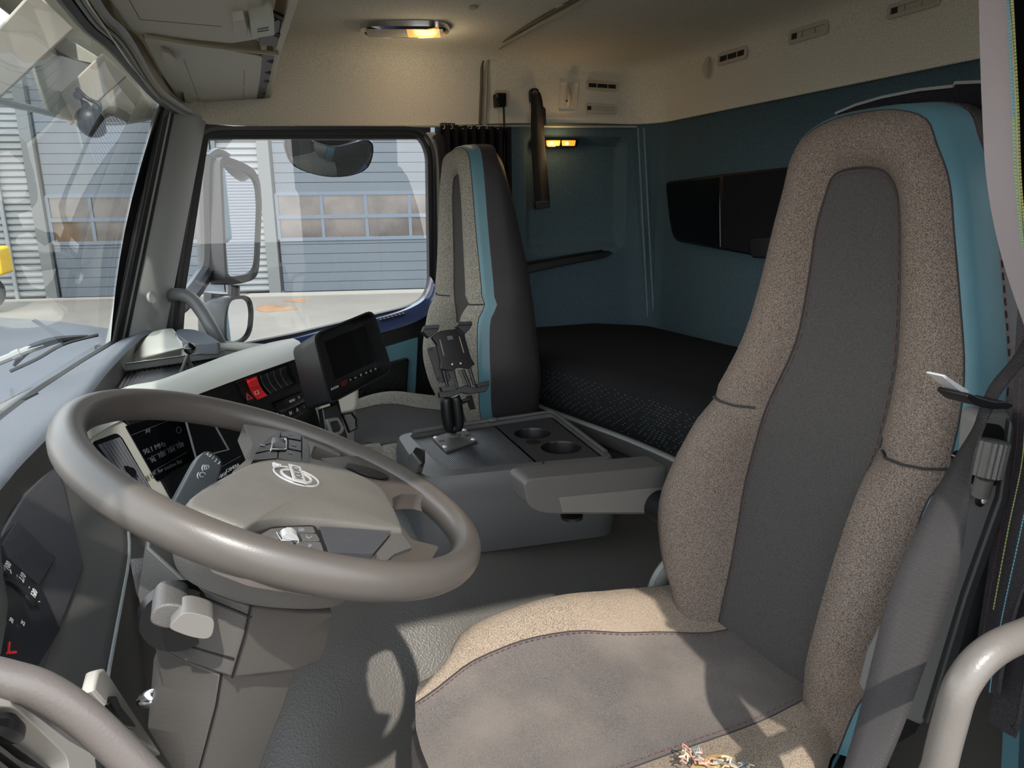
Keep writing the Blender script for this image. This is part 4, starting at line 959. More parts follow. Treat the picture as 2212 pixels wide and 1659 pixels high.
# ================================================================== SEATS
def seat(y0, xb, tilt, tweed, char, cush_tweed, cush_char, label, w=1.0, rot=0, dz=0, zs=1.0, lean=0, cl_=1.0, cnr=.122, bd=1.0):
    r = empty('seat', (xb-.2, y0, .05), label, 'seat')
    ZB = .5
    def bp(hw, z, d, s):            # back point: half width, height, forward offset, side
        return V((xb+tilt*(z-ZB)-d, y0+s*hw*w-lean*(.033*math.exp(-((z-.95)/.13)**2)+.010*ss(.9, 1.1, z)-.020*ss(1.15, 1.25, z)), ZB+(z-ZB)*zs+dz))
    P_ = [(.10, .44), (.10, .52), (.10, .58), (.103, .65), (.106, .72), (.104, .80), (.102, .86), (.086, .955), (.0775, 1.04), (.070, 1.12), (.060, 1.165), (.050, 1.188), (.038, 1.199), (.018, 1.204), (0, 1.205)]
    A_ = [(.165, .44), (.185, .52), (.205, .57), (.228, .65), (.222, .72), (.206, .80), (.201, .865), (.18, .955), (.16, 1.04), (.144, 1.12), (.131, 1.18), (.116, 1.225), (.095, 1.258), (.05, 1.274), (0, 1.277)]
    PD = [.0, -.002, -.004, -.006, -.006, -.004, .0]+[0]*8
    MD = [.035, .060, .078, .088, .082, .066, .044, .036, .032, .028, .026, .024, .024, .024, .024]
    AD = [.01, .025, .036, .042, .040, .030, .014, .010, .008, .006, .004, .002, .0, .0, .0]
    n = len(P_); N = 36
    def arch(pts, dd, scale=(0, 0)):
        half = []
        for k, (hw, z) in enumerate(pts):
            d = dd[k] if isinstance(dd, list) else dd
            half.append((hw+scale[0]*(1 if hw > 0 else 0), z+scale[1]*ss(1.0, 1.25, z), d))
        full = [bp(h, z, d, 1) for h, z, d in half]+[bp(h, z, d, -1) for h, z, d in reversed(half[:-1])]
        return cr(full, N*2)
    mid = lambda f: [(p[0]*(1-f)+a[0]*f, p[1]*(1-f)+a[1]*f) for p, a in zip(P_, A_)]
    aP = arch(P_, PD)
    # crease between the lower and upper side bolsters
    def crease(rows):
        for rw in rows:
            for k, p in enumerate(rw):
                zc = ZB+(.845-ZB)*zs+dz
                g = math.exp(-((p.z-zc)/.010)**2)
                p.x += .016*g
        return rows
    NL = 96
    re = lambda pts: cr(pts, NL)
    tw = [re(aP), re(arch(mid(.12), [a*.45+b*.55 for a, b in zip(MD, PD)])), re(arch(mid(.35), [m*.92 for m in MD])), re(arch(mid(.62), MD)), re(arch(mid(.85), [m*.75+a*.25 for m, a in zip(MD, AD)])), re(arch(A_, AD))]
    for k in range(1, 6): crease([tw[k]])
    bm = BM(); loft(bm, tw); BK = link('backrest', bm, tweed, r, ang=60)
    zc = ZB+(.845-ZB)*zs+dz
    for sl in (slice(0, NL//2), slice(NL//2, NL+1)):
        line = [min(rw[sl], key=lambda p: abs(p.z-zc))+V((-.004, 0, 0)) for rw in tw[1:]]
        bm = BM(); tube(bm, line, .0019, n=6); link('crease', bm, M_STDK, BK)
    # centre panel, from the seam to the middle line
    half = NL//2
    rows = []
    for k in range(half+1):
        a, b = tw[0][k], tw[0][NL-k]
        rows.append([a.lerp(b, t)+V((.004*math.sin(math.pi*t), 0, 0)) for t in [i/6 for i in range(7)]])
    bm = BM(); loft(bm, rows); link('centre_panel', bm, char, BK)
    bm = BM(); tube(bm, [p+V((-.0005, 0, 0)) for p in tw[0]], .0014, n=6); link('seam_piping', bm, M_STDK, BK)
    inn = [p+(V((p.x, y0, min(p.z, 1.0+dz)))-p).normalized()*.006+V((-.001, 0, 0)) for p in tw[0]]
    link('stitching', dashes(inn, 150, .0006, .6, 4), M_STRED, BK)
    # teal band round the edge, then the dark shell of the back
    B1 = re(arch(A_, [a-.016*bd for a in AD], (.013, .007)))
    B2 = re(arch(A_, [a-.046*bd for a in AD], (.020, .009)))
    B3 = re(arch(A_, [a-.070 for a in AD], (.022, .010)))
    for bnd in (B1, B2): crease([bnd])
    bm = BM(); loft(bm, [tw[5], [a.lerp(b, .5)+(V((0, 1 if a.y > y0 else -1, 0)))*.004 for a, b in zip(tw[5], B1)], B1, [a.lerp(b, .5) for a, b in zip(B1, B2)], B2]); TB = link('side_band', bm, M_TEAL, r, ang=60)
    bm = BM(); tube(bm, tw[5], .0012, n=6); link('seam_piping', bm, M_STDK, TB)
    link('stitching', dashes([p+V((.004, .001 if p.y > y0 else -.001, 0)) for p in B2], 170, .0006, .6, 4), M_STRED, TB)
    BD = [-.14, -.14, -.14, -.135, -.13, -.13, -.125, -.12, -.11, -.10, -.09, -.085, -.08, -.075, -.075]
    C1 = re(arch(A_, [b*.85 for b in BD], (.016, .012))); C2 = re(arch(mid(.85), [b-.012 for b in BD])); C3 = re(arch(mid(.4), [b-.025 for b in BD])); C4 = re(arch([(p[0]*.1, p[1]) for p in P_], [b-.03 for b in BD]))
    bm = BM(); loft(bm, [B2, B3, C1, C2, C3, C4]); link('back_shell', bm, M_DKL, r, ang=60)
    # cushion
    xf = xb-.537*cl_
    def cx(t): return xf+t*(xb+.02-xf)
    def half_w(t): return .165+.085*ss(0, .30, t)+.008*ss(.3, .6, t)-.02*ss(.75, 1, t)
    def cw(t, far=True):
        if not far: return cnr
        K = [(0, .082), (.10, .128), (.28, .150), (.5, .146), (.72, .118), (.95, .078), (1.01, .076)]
        g = [math.exp(-((t-a)/.14)**2)*wt for (a, p), wt in zip(K, (.6, .8, 1, 1, 1, 1, .6))]
        return sum(x*p for x, (a, p) in zip(g, K))/sum(g)
    def crown(u, t):   # u across from -1 to 1
        return (.018 if (u > 0 or lean) else 0)*math.exp(-((abs(u)-.76)/.20)**2)+((.028 if u > 0 else .0)*math.exp(-((t-.45)/.28)**2))*math.exp(-((abs(u)-.76)/.20)**2)
    ts = [0, .03, .07, .12, .16, .2, .25, .3, .35, .4, .45, .5, .55, .6, .65, .7, .75, .8, .85, .9, .95, 1.0]
    front = [(-.004, -.16), (-.012, -.10), (-.006, -.05), (.010, -.018)]
    def row(t, fx=None):
        hw, c, cn = half_w(t), cw(t), cw(t, False)
        hn = hw*(1-.37*ss(.60, 1, t)) if lean else hw*.88
        def pt(y, drop=0):
            u = y/(hw if y > 0 else hn)
            z = dz+.495+crown(u, t)-.012*ss(.2, 0, t)-.006*math.cos(u*math.pi/2)+drop-.010*ss(.5, 1, t)
            x = cx(t)
            if fx: x, z = x+fx[0]+.05*u*u*0, z+fx[1]
            x += .055*abs(u)**3*ss(.25, 0, t)
            return V((x, y0+y, z))
        far = [pt(hw*f, d) for f, d in ((1.0, -.050), (.985, -.022), (.93, -.004), (.82, 0))]+[pt(c+(hw*.82-c)*f) for f in (.66, .33)]+[pt(c)]
        cen = [pt(c*f) for f in (1, .66, .33, 0)]+[pt(-cn*f) for f in (.33, .66, 1)]
        near = [pt(-cn)]+[pt(-(cn+(hn*.82-cn)*f)) for f in (.33, .66)]+[pt(-hn*f, d) for f, d in ((.82, 0), (.93, -.004), (.985, -.022), (1.0, -.050))]
        sk = [[V((p.x, p.y+s*(.004+.006*k), p.z-.028*k*k-.01*k)) for k in (0, 1, 2)] for p, s in ((far[0], 1), (near[-1], -1))]
        return far, cen, near, sk[0], sk[1]
    R_ = [row(0, f) for f in front]+[row(t) for t in ts]
    parts = []
    for j, (nm, m) in enumerate((('side_bolster', cush_tweed), ('seat_cushion', cush_char), ('side_bolster', cush_tweed), ('cushion_skirt', M_TEAL), ('cushion_skirt', M_TEAL))):
        bm = BM(); loft(bm, [q[j] for q in R_]); o = link(nm, bm, m, r, ang=60); parts.append(o)
    for j, idx in ((0, -1), (2, 0)):
        line = [q[j][idx] for q in R_]
        bm = BM(); tube(bm, line, .0013, n=6); link('seam_piping', bm, M_STDK, parts[j])
        link('stitching', dashes([p+V((0, (-.007 if j == 0 else .007), .0012)) for p in line], 70, .0006, .6, 4), M_STRED, parts[1])
    # base
    bm = BM(); box(bm, (xb-.20, y0, .385+dz), (.50, .40, .09)); link('cushion_pan', bm, M_BLK, r, bevel=.02)
    bm = BM(); box(bm, (xb-.20, y0, .22), (.38, .32, .26)); link('seat_base', bm, M_RUB, r, bevel=.02)
    if rot:
        r.rotation_euler[2] = rot
    return r, parts, BK
DS, dparts, DBK = seat(.735, .735, .15, M_GREY, M_CHAR, M_GREYS, M_CHARS, 'driver seat with worn grey tweed back, charcoal centre panel and a torn cushion edge', lean=1)
PS, pparts, PBK = seat(1.90, .69, -.02, M_GREYP, M_CHAR, M_GREYP, M_CHAR, 'passenger seat by the side window, seen edge on with teal side band', .86, 0, .085, .95, 0, .72, .175, .6)
# armrest on the inner side of the driver seat
ay = 1.0
bm = BM(); prism(bm, roundpoly([on(u, w, y=ay) for u, w in ((1131, 1046), (1140, 1035), (1180, 1031), (1440, 1006), (1440, 1112), (1196, 1111), (1165, 1108), (1140, 1094))], [.006, .01, .01, 0, 0, .01, .012, .012]), (0, .062, 0)); AR = link('armrest', bm, M_DGR, DS, bevel=.008, seg=3)
bm = BM(); prism(bm, roundpoly([on(u, w, y=ay-.002) for u, w in ((1208, 1075), (1440, 1052), (1440, 1108), (1216, 1108))], .003), (0, .03, 0)); link('armrest_inlay', bm, mat('armrest_inlay_grey', (104, 102, 98), .5), AR, bevel=.002)
bm = BM(); cyl(bm, V((.72, ay+.02, .63)), V((.72, ay-.05, .63)), .03, 20); link('pivot', bm, M_BLK, AR)
bm = BM(); cyl(bm, on(1235, 1112, y=1.03), on(1235, 1118, y=1.03), .02, 16); link('adjuster_wheel', bm, M_BLK, AR)
# buckle between cushion and tunnel
bm = BM(); tube(bm, cr([on(1418, 1310, y=.99), on(1420, 1270, y=.99), on(1440, 1232, y=.985), (on(1475, 1200, y=.98))], 12), .022, n=10, flat=.5, up=(0, 1, 0)); BU = link('buckle_stalk', bm, M_PILLAR, DS)
bm = BM(); prism(bm, roundpoly([on(u, w, y=.97) for u, w in ((1383, 1296), (1388, 1276), (1400, 1278), (1412, 1296), (1410, 1310), (1384, 1310))], .003), (0, .02, 0)); link('buckle', bm, M_BLK, BU, bevel=.002)
bm = BM(); prism(bm, roundpoly([on(u, w, y=.965) for u, w in ((1369, 1294), (1381, 1278), (1387, 1284), (1386, 1296), (1384, 1306), (1368, 1306))], .002), (0, .02, 0)); o = link('release_button', bm, M_RED, BU, bevel=.001); o['label'] = 'red release button'
# torn corner of the driver cushion: loose threads over foam
tc_ = on(1500, 1646, z=.513)
bm = BM(); ball(bm, on(1545, 1662, z=.505), .022, 14, (1.6, 1, .25)); TE = link('torn_foam', bm, M_FOAM, dparts[2])
rnd = random.Random(3)
TM = [mat('thread_%s' % k, c, .9) for k, c in (('ochre', (176, 156, 126)), ('pink', (176, 130, 120)), ('blue', (112, 124, 132)), ('cream', (196, 186, 168)))]
for k in range(44):
    u = rnd.choice([1490, 1492, 1498, 1503, 1486]+[1480+i*6 for i in range(24)]); w = 1643+rnd.uniform(-6, 8) if u > 1510 else 1628+rnd.uniform(-8, 18)
    if u > 1510: w += (u-1510)*.10
    p = on(u, w, z=.516); q = [p]
    for i in range(4): q.append(q[-1]+V((rnd.uniform(-.006, .006), rnd.uniform(-.006, .006), rnd.uniform(-.001, .004 if u < 1510 else .001))))
    bm = BM(); tube(bm, cr(q, 8), .0011, n=5); link('loose_thread', bm, TM[k % 4], TE)
# seat belt of the driver: webbing twisted down past the shoulder, with its tongue
BE = empty('seat_belt', on(1850, 1659, y=.46), 'grey driver seat belt hanging beside the seat with chrome tongue', 'seat belt')
left = cr([on(u, w, y=y) for u, w, y in ((2235, 690, 0.440), (2190, 770, 0.440), (2140, 830, 0.435), (2117, 880, 0.430), (2102, 925, 0.425), (2062, 990, 0.420), (1998, 1105, 0.415), (1925, 1270, 0.410), (1885, 1420, 0.410), (1850, 1560, 0.410), (1815, 1680, 0.415), (1780, 1800, 0.420))], 48)
right_ = cr([on(u, w, y=y) for u, w, y in ((2280, 700, 0.420), (2225, 770, 0.420), (2175, 830, 0.420), (2142, 890, 0.420), (2112, 960, 0.400), (2098, 1030, 0.390), (2090, 1120, 0.385), (2060, 1270, 0.380), (2005, 1420, 0.380), (1955, 1560, 0.380), (1905, 1680, 0.390), (1860, 1800, 0.400))], 48)
bm = BM(); loft(bm, [[a, a.lerp(b, .25)+V((0, -.002, 0)), a.lerp(b, .5)+V((0, -.003, 0)), a.lerp(b, .75)+V((0, -.002, 0)), b] for a, b in zip(left, right_)]); link('webbing', bm, M_BELT, BE, solid=.0015, soff=0)
bm = BM(); prism(bm, roundpoly([on(u, w, y=.41) for u, w in ((2088, 858), (2094, 849), (2118, 860), (2150, 868), (2180, 868), (2192, 876), (2180, 884), (2140, 884), (2108, 876))], .004), (0, .03, 0)); TG = link('tongue_grip', bm, M_BLK, BE, bevel=.004, seg=3)
bm = BM(); prism(bm, roundpoly([on(u, w, y=.42) for u, w in ((2034, 812), (2040, 809), (2094, 845), (2088, 856))], .001), (0, .016, 0)); o = link('tongue', bm, M_STEEL, TG, bevel=.001); o['label'] = 'bright steel tongue'
# belt height adjuster: long dark cover with ribbed knob
BA = empty('belt_adjuster', on(1950, 1560, y=.455), 'long dark plastic belt column with ribbed knob between driver seat and curtain', 'belt column')
# long cover, front face and right side face
cf = [on(u, w, y=.455) for u, w in ((2112, 908), (2125, 893), (2176, 890), (2186, 900), (2160, 1080), (2085, 1300), (2010, 1545), (1990, 1570), (1880, 1520), (1900, 1440), (2100, 1050))]
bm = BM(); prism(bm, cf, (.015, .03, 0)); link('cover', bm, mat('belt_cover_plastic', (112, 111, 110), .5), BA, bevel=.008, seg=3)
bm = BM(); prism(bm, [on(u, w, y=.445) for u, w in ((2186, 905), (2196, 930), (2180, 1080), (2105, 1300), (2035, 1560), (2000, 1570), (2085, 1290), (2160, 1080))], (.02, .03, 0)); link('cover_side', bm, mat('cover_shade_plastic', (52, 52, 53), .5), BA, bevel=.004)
bm = BM(); prism(bm, roundpoly([on(u, w, y=.453) for u, w in ((2118, 920), (2126, 913), (2160, 918), (2170, 930), (2152, 1050), (2090, 1045))], .004), (0, .004, 0)); link('knob_recess', bm, M_RUB, BA)
ka, kb = on(2147, 950, y=.44), on(2128, 1030, y=.44)
bm = BM(); ax = (kb-ka).normalized(); ux = ax.orthogonal().normalized(); vx = ax.cross(ux)
rings = [[c+(ux*math.cos(a)+vx*math.sin(a))*rr*(1+.05*math.cos(a*18)) for a in [2*math.pi*k/108 for k in range(108)]] for c, rr in ((ka, .012), (ka.lerp(kb, .04), .0150), (ka.lerp(kb, .96), .0150), (kb, .012))]
loft(bm, rings, closed_u=True, cap=True); link('ribbed_knob', bm, M_DGR, BA)
bm = BM(); cyl(bm, kb, on(2117, 1068, y=.445), .009, 14); link('knob_shaft', bm, M_DGR, BA)
bm = BM(); c = on(2122, 1081, y=.452); cyl(bm, c, c+V((0, .004, 0)), .0075, 16); sc = link('screw_hole', bm, M_RUB, BA); bm = BM(); ball(bm, c+V((.002, -.0005, 0)), .0042, 12, (1, .5, 1)); link('screw', bm, M_STEEL, sc)
bm = BM(); c = on(2065, 985, y=.432); cyl(bm, c, c+V((-.002, -.012, 0)), .006, 16); link('stop_button', bm, M_GLOSS, BE)
# dark panel with a pale edge behind the driver's headrest
bp_ = [on(u, w, x=.955) for u, w in ((1806, 246), (1850, 228), (1905, 212), (1985, 196), (2060, 188), (2063, 181), (2135, 178), (2240, 182), (2240, 900), (2100, 900), (1900, 300))]
BP = bm = BM(); prism(bm, bp_, (.02, 0, 0)); BPo = tag(link('partition_panel', bm, M_BLKF, None, bevel=.003), 'black cloth panel with pale top edge behind the driver headrest', 'panel')
bm = BM(); tube(bm, [p+V((-.001, 0, .001)) for p in bp_[:8]], .0022, n=5); link('edge_piping', bm, M_PILLAR, BPo)
# curtain at the driver's door post: outer fold coloured paler for the light on it, dark folds below
CUo = empty('curtain', on(2160, 900, y=.5), 'gathered curtain with coloured stitched lines at the door post, right of the driver seat', 'curtain')
def fold(pxl, pxr, m, name, dep=.012, n=16):
    L_ = cr([on(u, w, y=y) for u, w, y in pxl], 30); R2 = cr([on(u, w, y=y) for u, w, y in pxr], 30)
    for q in (L_, R2):
        for zz in (q[0].z+.12, 1.665): q.insert(0, V((q[0].x, q[0].y, max(zz, q[0].z+.01))))
    bm = BM(); loft(bm, [[a.lerp(b, k/n)+V((-.3, -1, 0))*dep*math.sin(math.pi*k/n) for k in range(n+1)] for a, b in zip(L_, R2)]); return link(name, bm, m, CUo), L_, R2
y1, y2 = .46, .40
f1, L1, R1 = fold([(2110, -60, y1), (2114, 0, y1), (2117, 120, y1), (2122, 250, y1), (2130, 380, y1), (2150, 500, y1), (2180, 610, y1), (2222, 730, y1)], [(2172, -60, y2), (2180, 0, y2), (2190, 120, y2), (2198, 250, y2), (2202, 380, y2), (2210, 500, y2), (2224, 610, y2), (2262, 730, y2)], M_CURT, 'front_fold')
f2, L2, R2_ = fold([(2180, -60, .43), (2190, 0, .43), (2200, 250, .43), (2206, 500, .43), (2236, 700, .43)], [(2290, -60, .34), (2300, 0, .34), (2320, 250, .34), (2330, 500, .34), (2330, 700, .34)], M_BLKF, 'dark_fold')
def lines(parent, L_, R_, t, m, n=110, r=.0011, i0=0, i1=30, dep=.012):
    pts = [L_[i].lerp(R_[i], t)+V((-.3, -1, 0))*(dep*math.sin(math.pi*t)+.0012) for i in range(i0+2 if i0 else 0, i1+3)]
    return link('stitching', dashes(pts, n, r, .75, 5), m, parent)
lines(f1, L1, R1, .60, M_STTEAL, 60, .0020, 0, 13); lines(f1, L1, R1, .60, M_STGRN, 70, .0020, 13, 30); lines(f1, L1, R1, .76, M_STYEL, 130, .0013)
yb = .47
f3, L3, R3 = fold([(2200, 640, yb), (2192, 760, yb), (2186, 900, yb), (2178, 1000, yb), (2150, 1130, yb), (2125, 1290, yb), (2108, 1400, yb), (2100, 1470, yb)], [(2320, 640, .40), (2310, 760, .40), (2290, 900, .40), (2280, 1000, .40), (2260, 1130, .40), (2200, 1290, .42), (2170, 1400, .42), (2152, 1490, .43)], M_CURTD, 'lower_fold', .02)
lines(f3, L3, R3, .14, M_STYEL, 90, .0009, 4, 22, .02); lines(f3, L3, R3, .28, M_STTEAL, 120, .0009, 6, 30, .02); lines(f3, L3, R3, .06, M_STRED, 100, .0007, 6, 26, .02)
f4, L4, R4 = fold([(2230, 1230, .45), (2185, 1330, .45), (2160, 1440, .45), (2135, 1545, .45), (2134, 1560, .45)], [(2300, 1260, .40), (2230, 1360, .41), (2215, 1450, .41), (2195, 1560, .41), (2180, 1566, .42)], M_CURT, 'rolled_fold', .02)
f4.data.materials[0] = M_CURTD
lines(f4, L4, R4, .5, M_STRED, 60, .0010, 3, 28, .02)
bm = BM(); prism(bm, [on(u, w, y=.44) for u, w in ((2200, 1640), (2206, 1500), (2240, 1400), (2300, 1400), (2300, 1800), (2190, 1800))], (0, .02, 0)); link('teal_edge', bm, M_TEAL, CUo)
# ================================================================== CONSOLE, BUNK, FITTINGS
CB = empty('storage_console', on(1130, 1100, y=1.45), 'grey storage console with ribbed top and cup holders between the seats', 'console')
ZC = .62
NL_, NR_, FR_, FL_ = [on(u, w, z=ZC) for u, w in ((960, 1015), (1312, 985), (1192, 893), (884, 940))]
out = [NL_+V((-.062, -.035, 0)), NR_+V((.018, -.03, 0)), FR_+V((.03, .02, 0)), FL_+V((-.035, .03, 0))]
def ringc(s, z, r, grow=0):
    c = sum(out, V())/4
    return roundpoly([V((c.x+(p.x-c.x)*s, c.y+(p.y-c.y)*s, z if not callable(z) else z(p))) for p in out], r, 5)
inn4 = roundpoly([NL_, NR_, FR_, FL_], [.012, .02, .02, .012], 5)
bm = BM(); loft(bm, [ringc(1.0, .44, .05), ringc(1.01, .48, .05), ringc(1.0, .50, .05), ringc(1.0, ZC-.035, .05), ringc(.985, ZC-.010, .05), ringc(.96, ZC-.001, .045), inn4, [p-V((0, 0, .010)) for p in inn4]], closed_u=True)
bmesh.ops.recalc_face_normals(bm, faces=bm.faces); BO = link('body', bm, M_CONS, CB, ang=50)
def lerp4(u, v): return NL_.lerp(NR_, u).lerp(FL_.lerp(FR_, u), v)
sx_ = .565
def ribbed(u0, u1, name):
    rows = []; n = 90
    for i in range(n+1):
        t = i/n; h = .0006*math.sin(i*math.pi*.5*2)*(1 if i % 2 else -1)
        rows.append([lerp4(u0+(u1-u0)*t, v)-V((0, 0, .008-(.0009 if i % 2 else 0))) for v in (0.02, .98)])
    bm = BM(); loft(bm, rows); return link(name, bm, M_CONSM, CB, smooth=False)
ribbed(.02, sx_, 'lid_mat')
# cup tray: flat mat with three round holes, cups below
t4 = [lerp4(sx_+.012, .02), lerp4(.98, .02), lerp4(.98, .98), lerp4(sx_+.012, .98)]; t4 = [p-V((0, 0, .0075)) for p in t4]
holes = [(on(1150, 930, z=ZC), .046), (on(1172, 950, z=ZC), .022), (on(1212, 960, z=ZC), .048)]
bm = BM(); edges = []
def loop(pts):
    vs = [bm.verts.new(p) for p in pts]
    for i in range(len(vs)): edges.append(bm.edges.new((vs[i], vs[(i+1) % len(vs)])))
loop(t4)
def fit_cup(c, r):
    return [V((c.x+r*math.cos(a), c.y+r*math.sin(a), t4[0].z)) for a in [2*math.pi*k/32 for k in range(32)]]
# keep the holes apart
c1, r1 = holes[0]; c3, r3 = holes[2]
dd = V((c3.x-c1.x, c3.y-c1.y, 0)); gap = dd.length-r1-r3
if gap < .006: r1 = r3 = (dd.length-.006)/2
cups = [fit_cup(c1, r1), fit_cup(c3, r3)]
for cpt in cups: loop(cpt)
bmesh.ops.triangle_fill(bm, use_beauty=True, edges=edges)
bm.normal_update()
for f in bm.faces:
    if f.normal.z < 0: f.normal_flip()
CT = link('cup_tray', bm, M_CONSM, CB, smooth=False)
for cpt in cups:
    c = sum(cpt, V())/len(cpt)
    bm = BM(); loft(bm, [cpt, [p+V((0, 0, -.004))+(c-p)*.03 for p in cpt], [c+(p-c)*.9-V((0, 0, .06)) for p in cpt]], closed_u=True, cap=False)
    bm.verts.ensure_lookup_table(); bm.faces.new([bm.verts[2*32+k] for k in range(32)]); link('cup_holder', bm, M_SATIN, CT)
# bridge notch between the two cups
mid_ = (sum(cups[0], V())+sum(cups[1], V()))/64
bm = BM(); cyl(bm, mid_+V((-.035, -.0, .0012)), mid_+V((-.035, 0, -.004)), .018, 20); link('coin_cup', bm, M_RUB, CT)
for (a, b) in (((.02, 1.0), (sx_, 1.0)), ((sx_+.012, 1.0), (1.0, 1.0))):
    pass
bm = BM(); tube(bm, [lerp4(0, 1)+V((.01, .006, .004)), lerp4(sx_-.02, 1)+V((0, .006, .004))], .006, n=8); tube(bm, [lerp4(sx_+.02, 1)+V((0, .006, .004)), lerp4(.97, 1)+V((0, .004, .004)), lerp4(1, .95)+V((.004, 0, .004)), lerp4(1, .05)+V((.004, 0, .004))], .005, n=8); link('rim_rail', bm, M_DGR, CB)
bm = BM(); ball(bm, lerp4(sx_, 1)+V((0, .0, .006)), .009, 12, (1.6, .8, .8)); link('hinge', bm, M_DGR, CB)
seamx = [lerp4(sx_+.02, -.02)+V((0, 0, .001)), lerp4(sx_+.02, -.085)+V((0, -.001, -.006)), lerp4(sx_+.025, -.10)+V((.003, -.003, -.04)), lerp4(sx_+.035, -.10)+V((.003, -.003, -.10))]
bm = BM(); tube(bm, seamx, .0016, n=6); link('seam', bm, M_RUB, CB)
LFp, LFn = out[0]+V((-.002, 0, 0)), V((-1, .037, 0)).normalized()
lf = lambda u, w, h=0: on(u, w, p=LFp+LFn*h, n=LFn)
bm = BM(); prism(bm, roundpoly([lf(u, w) for u, w in ((884, 990), (898, 966), (914, 972), (914, 1000), (900, 1024), (886, 1018))], .006), -LFn*.004); link('latch_recess', bm, M_RUB, CB)
bm = BM(); prism(bm, roundpoly([lf(u, w, .005) for u, w in ((880, 988), (888, 978), (906, 1000), (900, 1022), (886, 1018))], .004), -LFn*.012); link('latch', bm, M_DGR, CB, bevel=.003)
for u, w in ((1065, 1138), (1245, 1116)):
    c = on(u, w, y=1.36); bm = BM(); cyl(bm, c, c+V((0, 0, -.012)), .03, 20, .034); link('foot', bm, M_DGR, CB)
# ---- tablet clamp on ball arm
TB_ = empty('tablet_mount', on(982, 948, z=.62), 'black spring clamp tablet mount on a double ball arm, screwed to the console lid', 'tablet mount')
zb_ = .613
b4 = ons([(934, 945), (1000, 922), (1031, 950), (963, 974)], z=zb_+.006)
bm = BM(); prism(bm, roundpoly(b4, .004), (0, 0, -.006)); BPm = link('base_plate', bm, M_DGR, TB_, bevel=.001)
for u, w in ((941, 945), (1003, 929), (1022, 949), (961, 965)):
    c = on(u, w, z=zb_+.006); bm = BM(); ball(bm, c, .0065, 12, (1, 1, .5)); link('screw', bm, M_STEEL, BPm)
for u, w in ((954, 952), (1010, 940)):
    c = on(u, w, z=zb_+.0065); bm = BM(); box(bm, c, (.014, .010, .0012)); link('slot', bm, M_RUB, BPm)
c = on(978, 940, z=zb_+.006)
bm = BM(); cyl(bm, c, c+V((0, 0, .004)), .02, 24, .017); cyl(bm, c, c+V((0, 0, .03)), .008, 14); link('ball_post', bm, M_DGR, BPm)
ty = c.y-.005
q0, q1 = on(979, 926, y=ty), on(973, 862, y=ty)
bm = BM(); ball(bm, q0+V((0, 0, .0)), .013, 16); link('ball', bm, M_BLK, TB_)
bm = BM()
for s in (-1, 1):
    off = V((s*.0098, -.004, 0))
    tube(bm, cr([q0+off+V((0, 0, -.006)), q0+off+V((s*.003, 0, .012)), q0.lerp(q1, .5)+off+V((s*.004, 0, 0)), q1+off+V((s*.003, 0, -.006)), q1+off+V((0, 0, .008))], 12), [.008, .011, .0125, .0135, .0140, .0145, .0145, .0145, .014, .0135, .013, .012, .009], n=12)
link('double_socket_arm', bm, M_BLK, TB_)
bm = BM(); kk = on(998, 868, y=ty-.01); cyl(bm, kk, on(1014, 862, y=ty-.01), .006, 10); prism(bm, roundpoly([on(u, w, y=ty-.014) for u, w in ((1008, 856), (1020, 854), (1028, 884), (1016, 886))], .002), (0, .008, 0)); link('clamp_lever', bm, M_BLK, TB_, bevel=.001)
HN = V((-.10, -.96, .24)).normalized(); HP = on(985, 800, y=ty-.01)
hpx = lambda u, w, h=0: on(u, w, p=HP+HN*h, n=HN)
bm = BM(); prism(bm, roundpoly([hpx(u, w, -.012) for u, w in ((922, 752), (945, 748), (975, 818), (968, 826), (946, 826))], .005), -HN*.004); bpz = link('back_plate', bm, M_BLK, TB_, bevel=.001)
for u, w in ((931, 756), (948, 818)):
    c = hpx(u, w, -.0115); bm = BM(); cyl(bm, c, c+HN*.001, .004, 10); link('hole', bm, M_RUB, bpz)
M_CLEAR = mat('smoked_clamp_plastic', (26, 26, 28), .16)
bm = BM(); prism(bm, roundpoly([hpx(u, w, .006) for u, w in ((932, 728), (950, 714), (985, 711), (1006, 705), (1004, 725), (1018, 775), (1027, 786), (1012, 797), (990, 793), (975, 802), (950, 797), (953, 785), (944, 745))], [.003, .012, .02, .012, .003, .008, .002, .004, .008, .004, .002, .008, .004]), -HN*.016); link('upper_plate', bm, M_CLEAR, TB_, bevel=.002)
for k, (q) in enumerate((((913, 716), (918, 703), (948, 701), (948, 710), (945, 716), (926, 730)), ((987, 705), (991, 695), (1018, 694), (1020, 702), (1014, 712), (1004, 722)))):
    bm = BM(); prism(bm, roundpoly([hpx(u, w, .02) for u, w in q], .002), -HN*.03); cl_ = link('upper_claw', bm, M_BLK, TB_, bevel=.002)
    bm = BM(); prism(bm, roundpoly([hpx(u, w, .030) for u, w in ((q[1][0]-1, q[1][1]), (q[2][0]+1, q[2][1]), (q[3][0]+1, q[3][1]-1), (q[1][0]-2, q[1][1]+8))], .001), -HN*.012); link('rubber_pad', bm, M_SATIN, cl_, bevel=.001)
for x0, x1 in (((950, 733), (959, 768)), ((992, 727), (1002, 762))):
    bm = BM(); tube(bm, [hpx(x0[0], x0[1], .007), hpx(x1[0], x1[1], .007)], .0014, n=6); link('metal_strip', bm, mat('bronze_strip', (150, 126, 112), .4), TB_)
for u, w in ((977, 787), (995, 785)):
    bm = BM(); ball(bm, hpx(u, w, .0065), .0028, 10); link('rivet', bm, M_STEEL, TB_)
bm = BM(); prism(bm, roundpoly([hpx(u, w, .0065) for u, w in ((965, 726), (977, 725), (979, 733), (967, 735))], .001), HN*.001); link('lock_tab', bm, M_DGR, TB_, bevel=.0004)
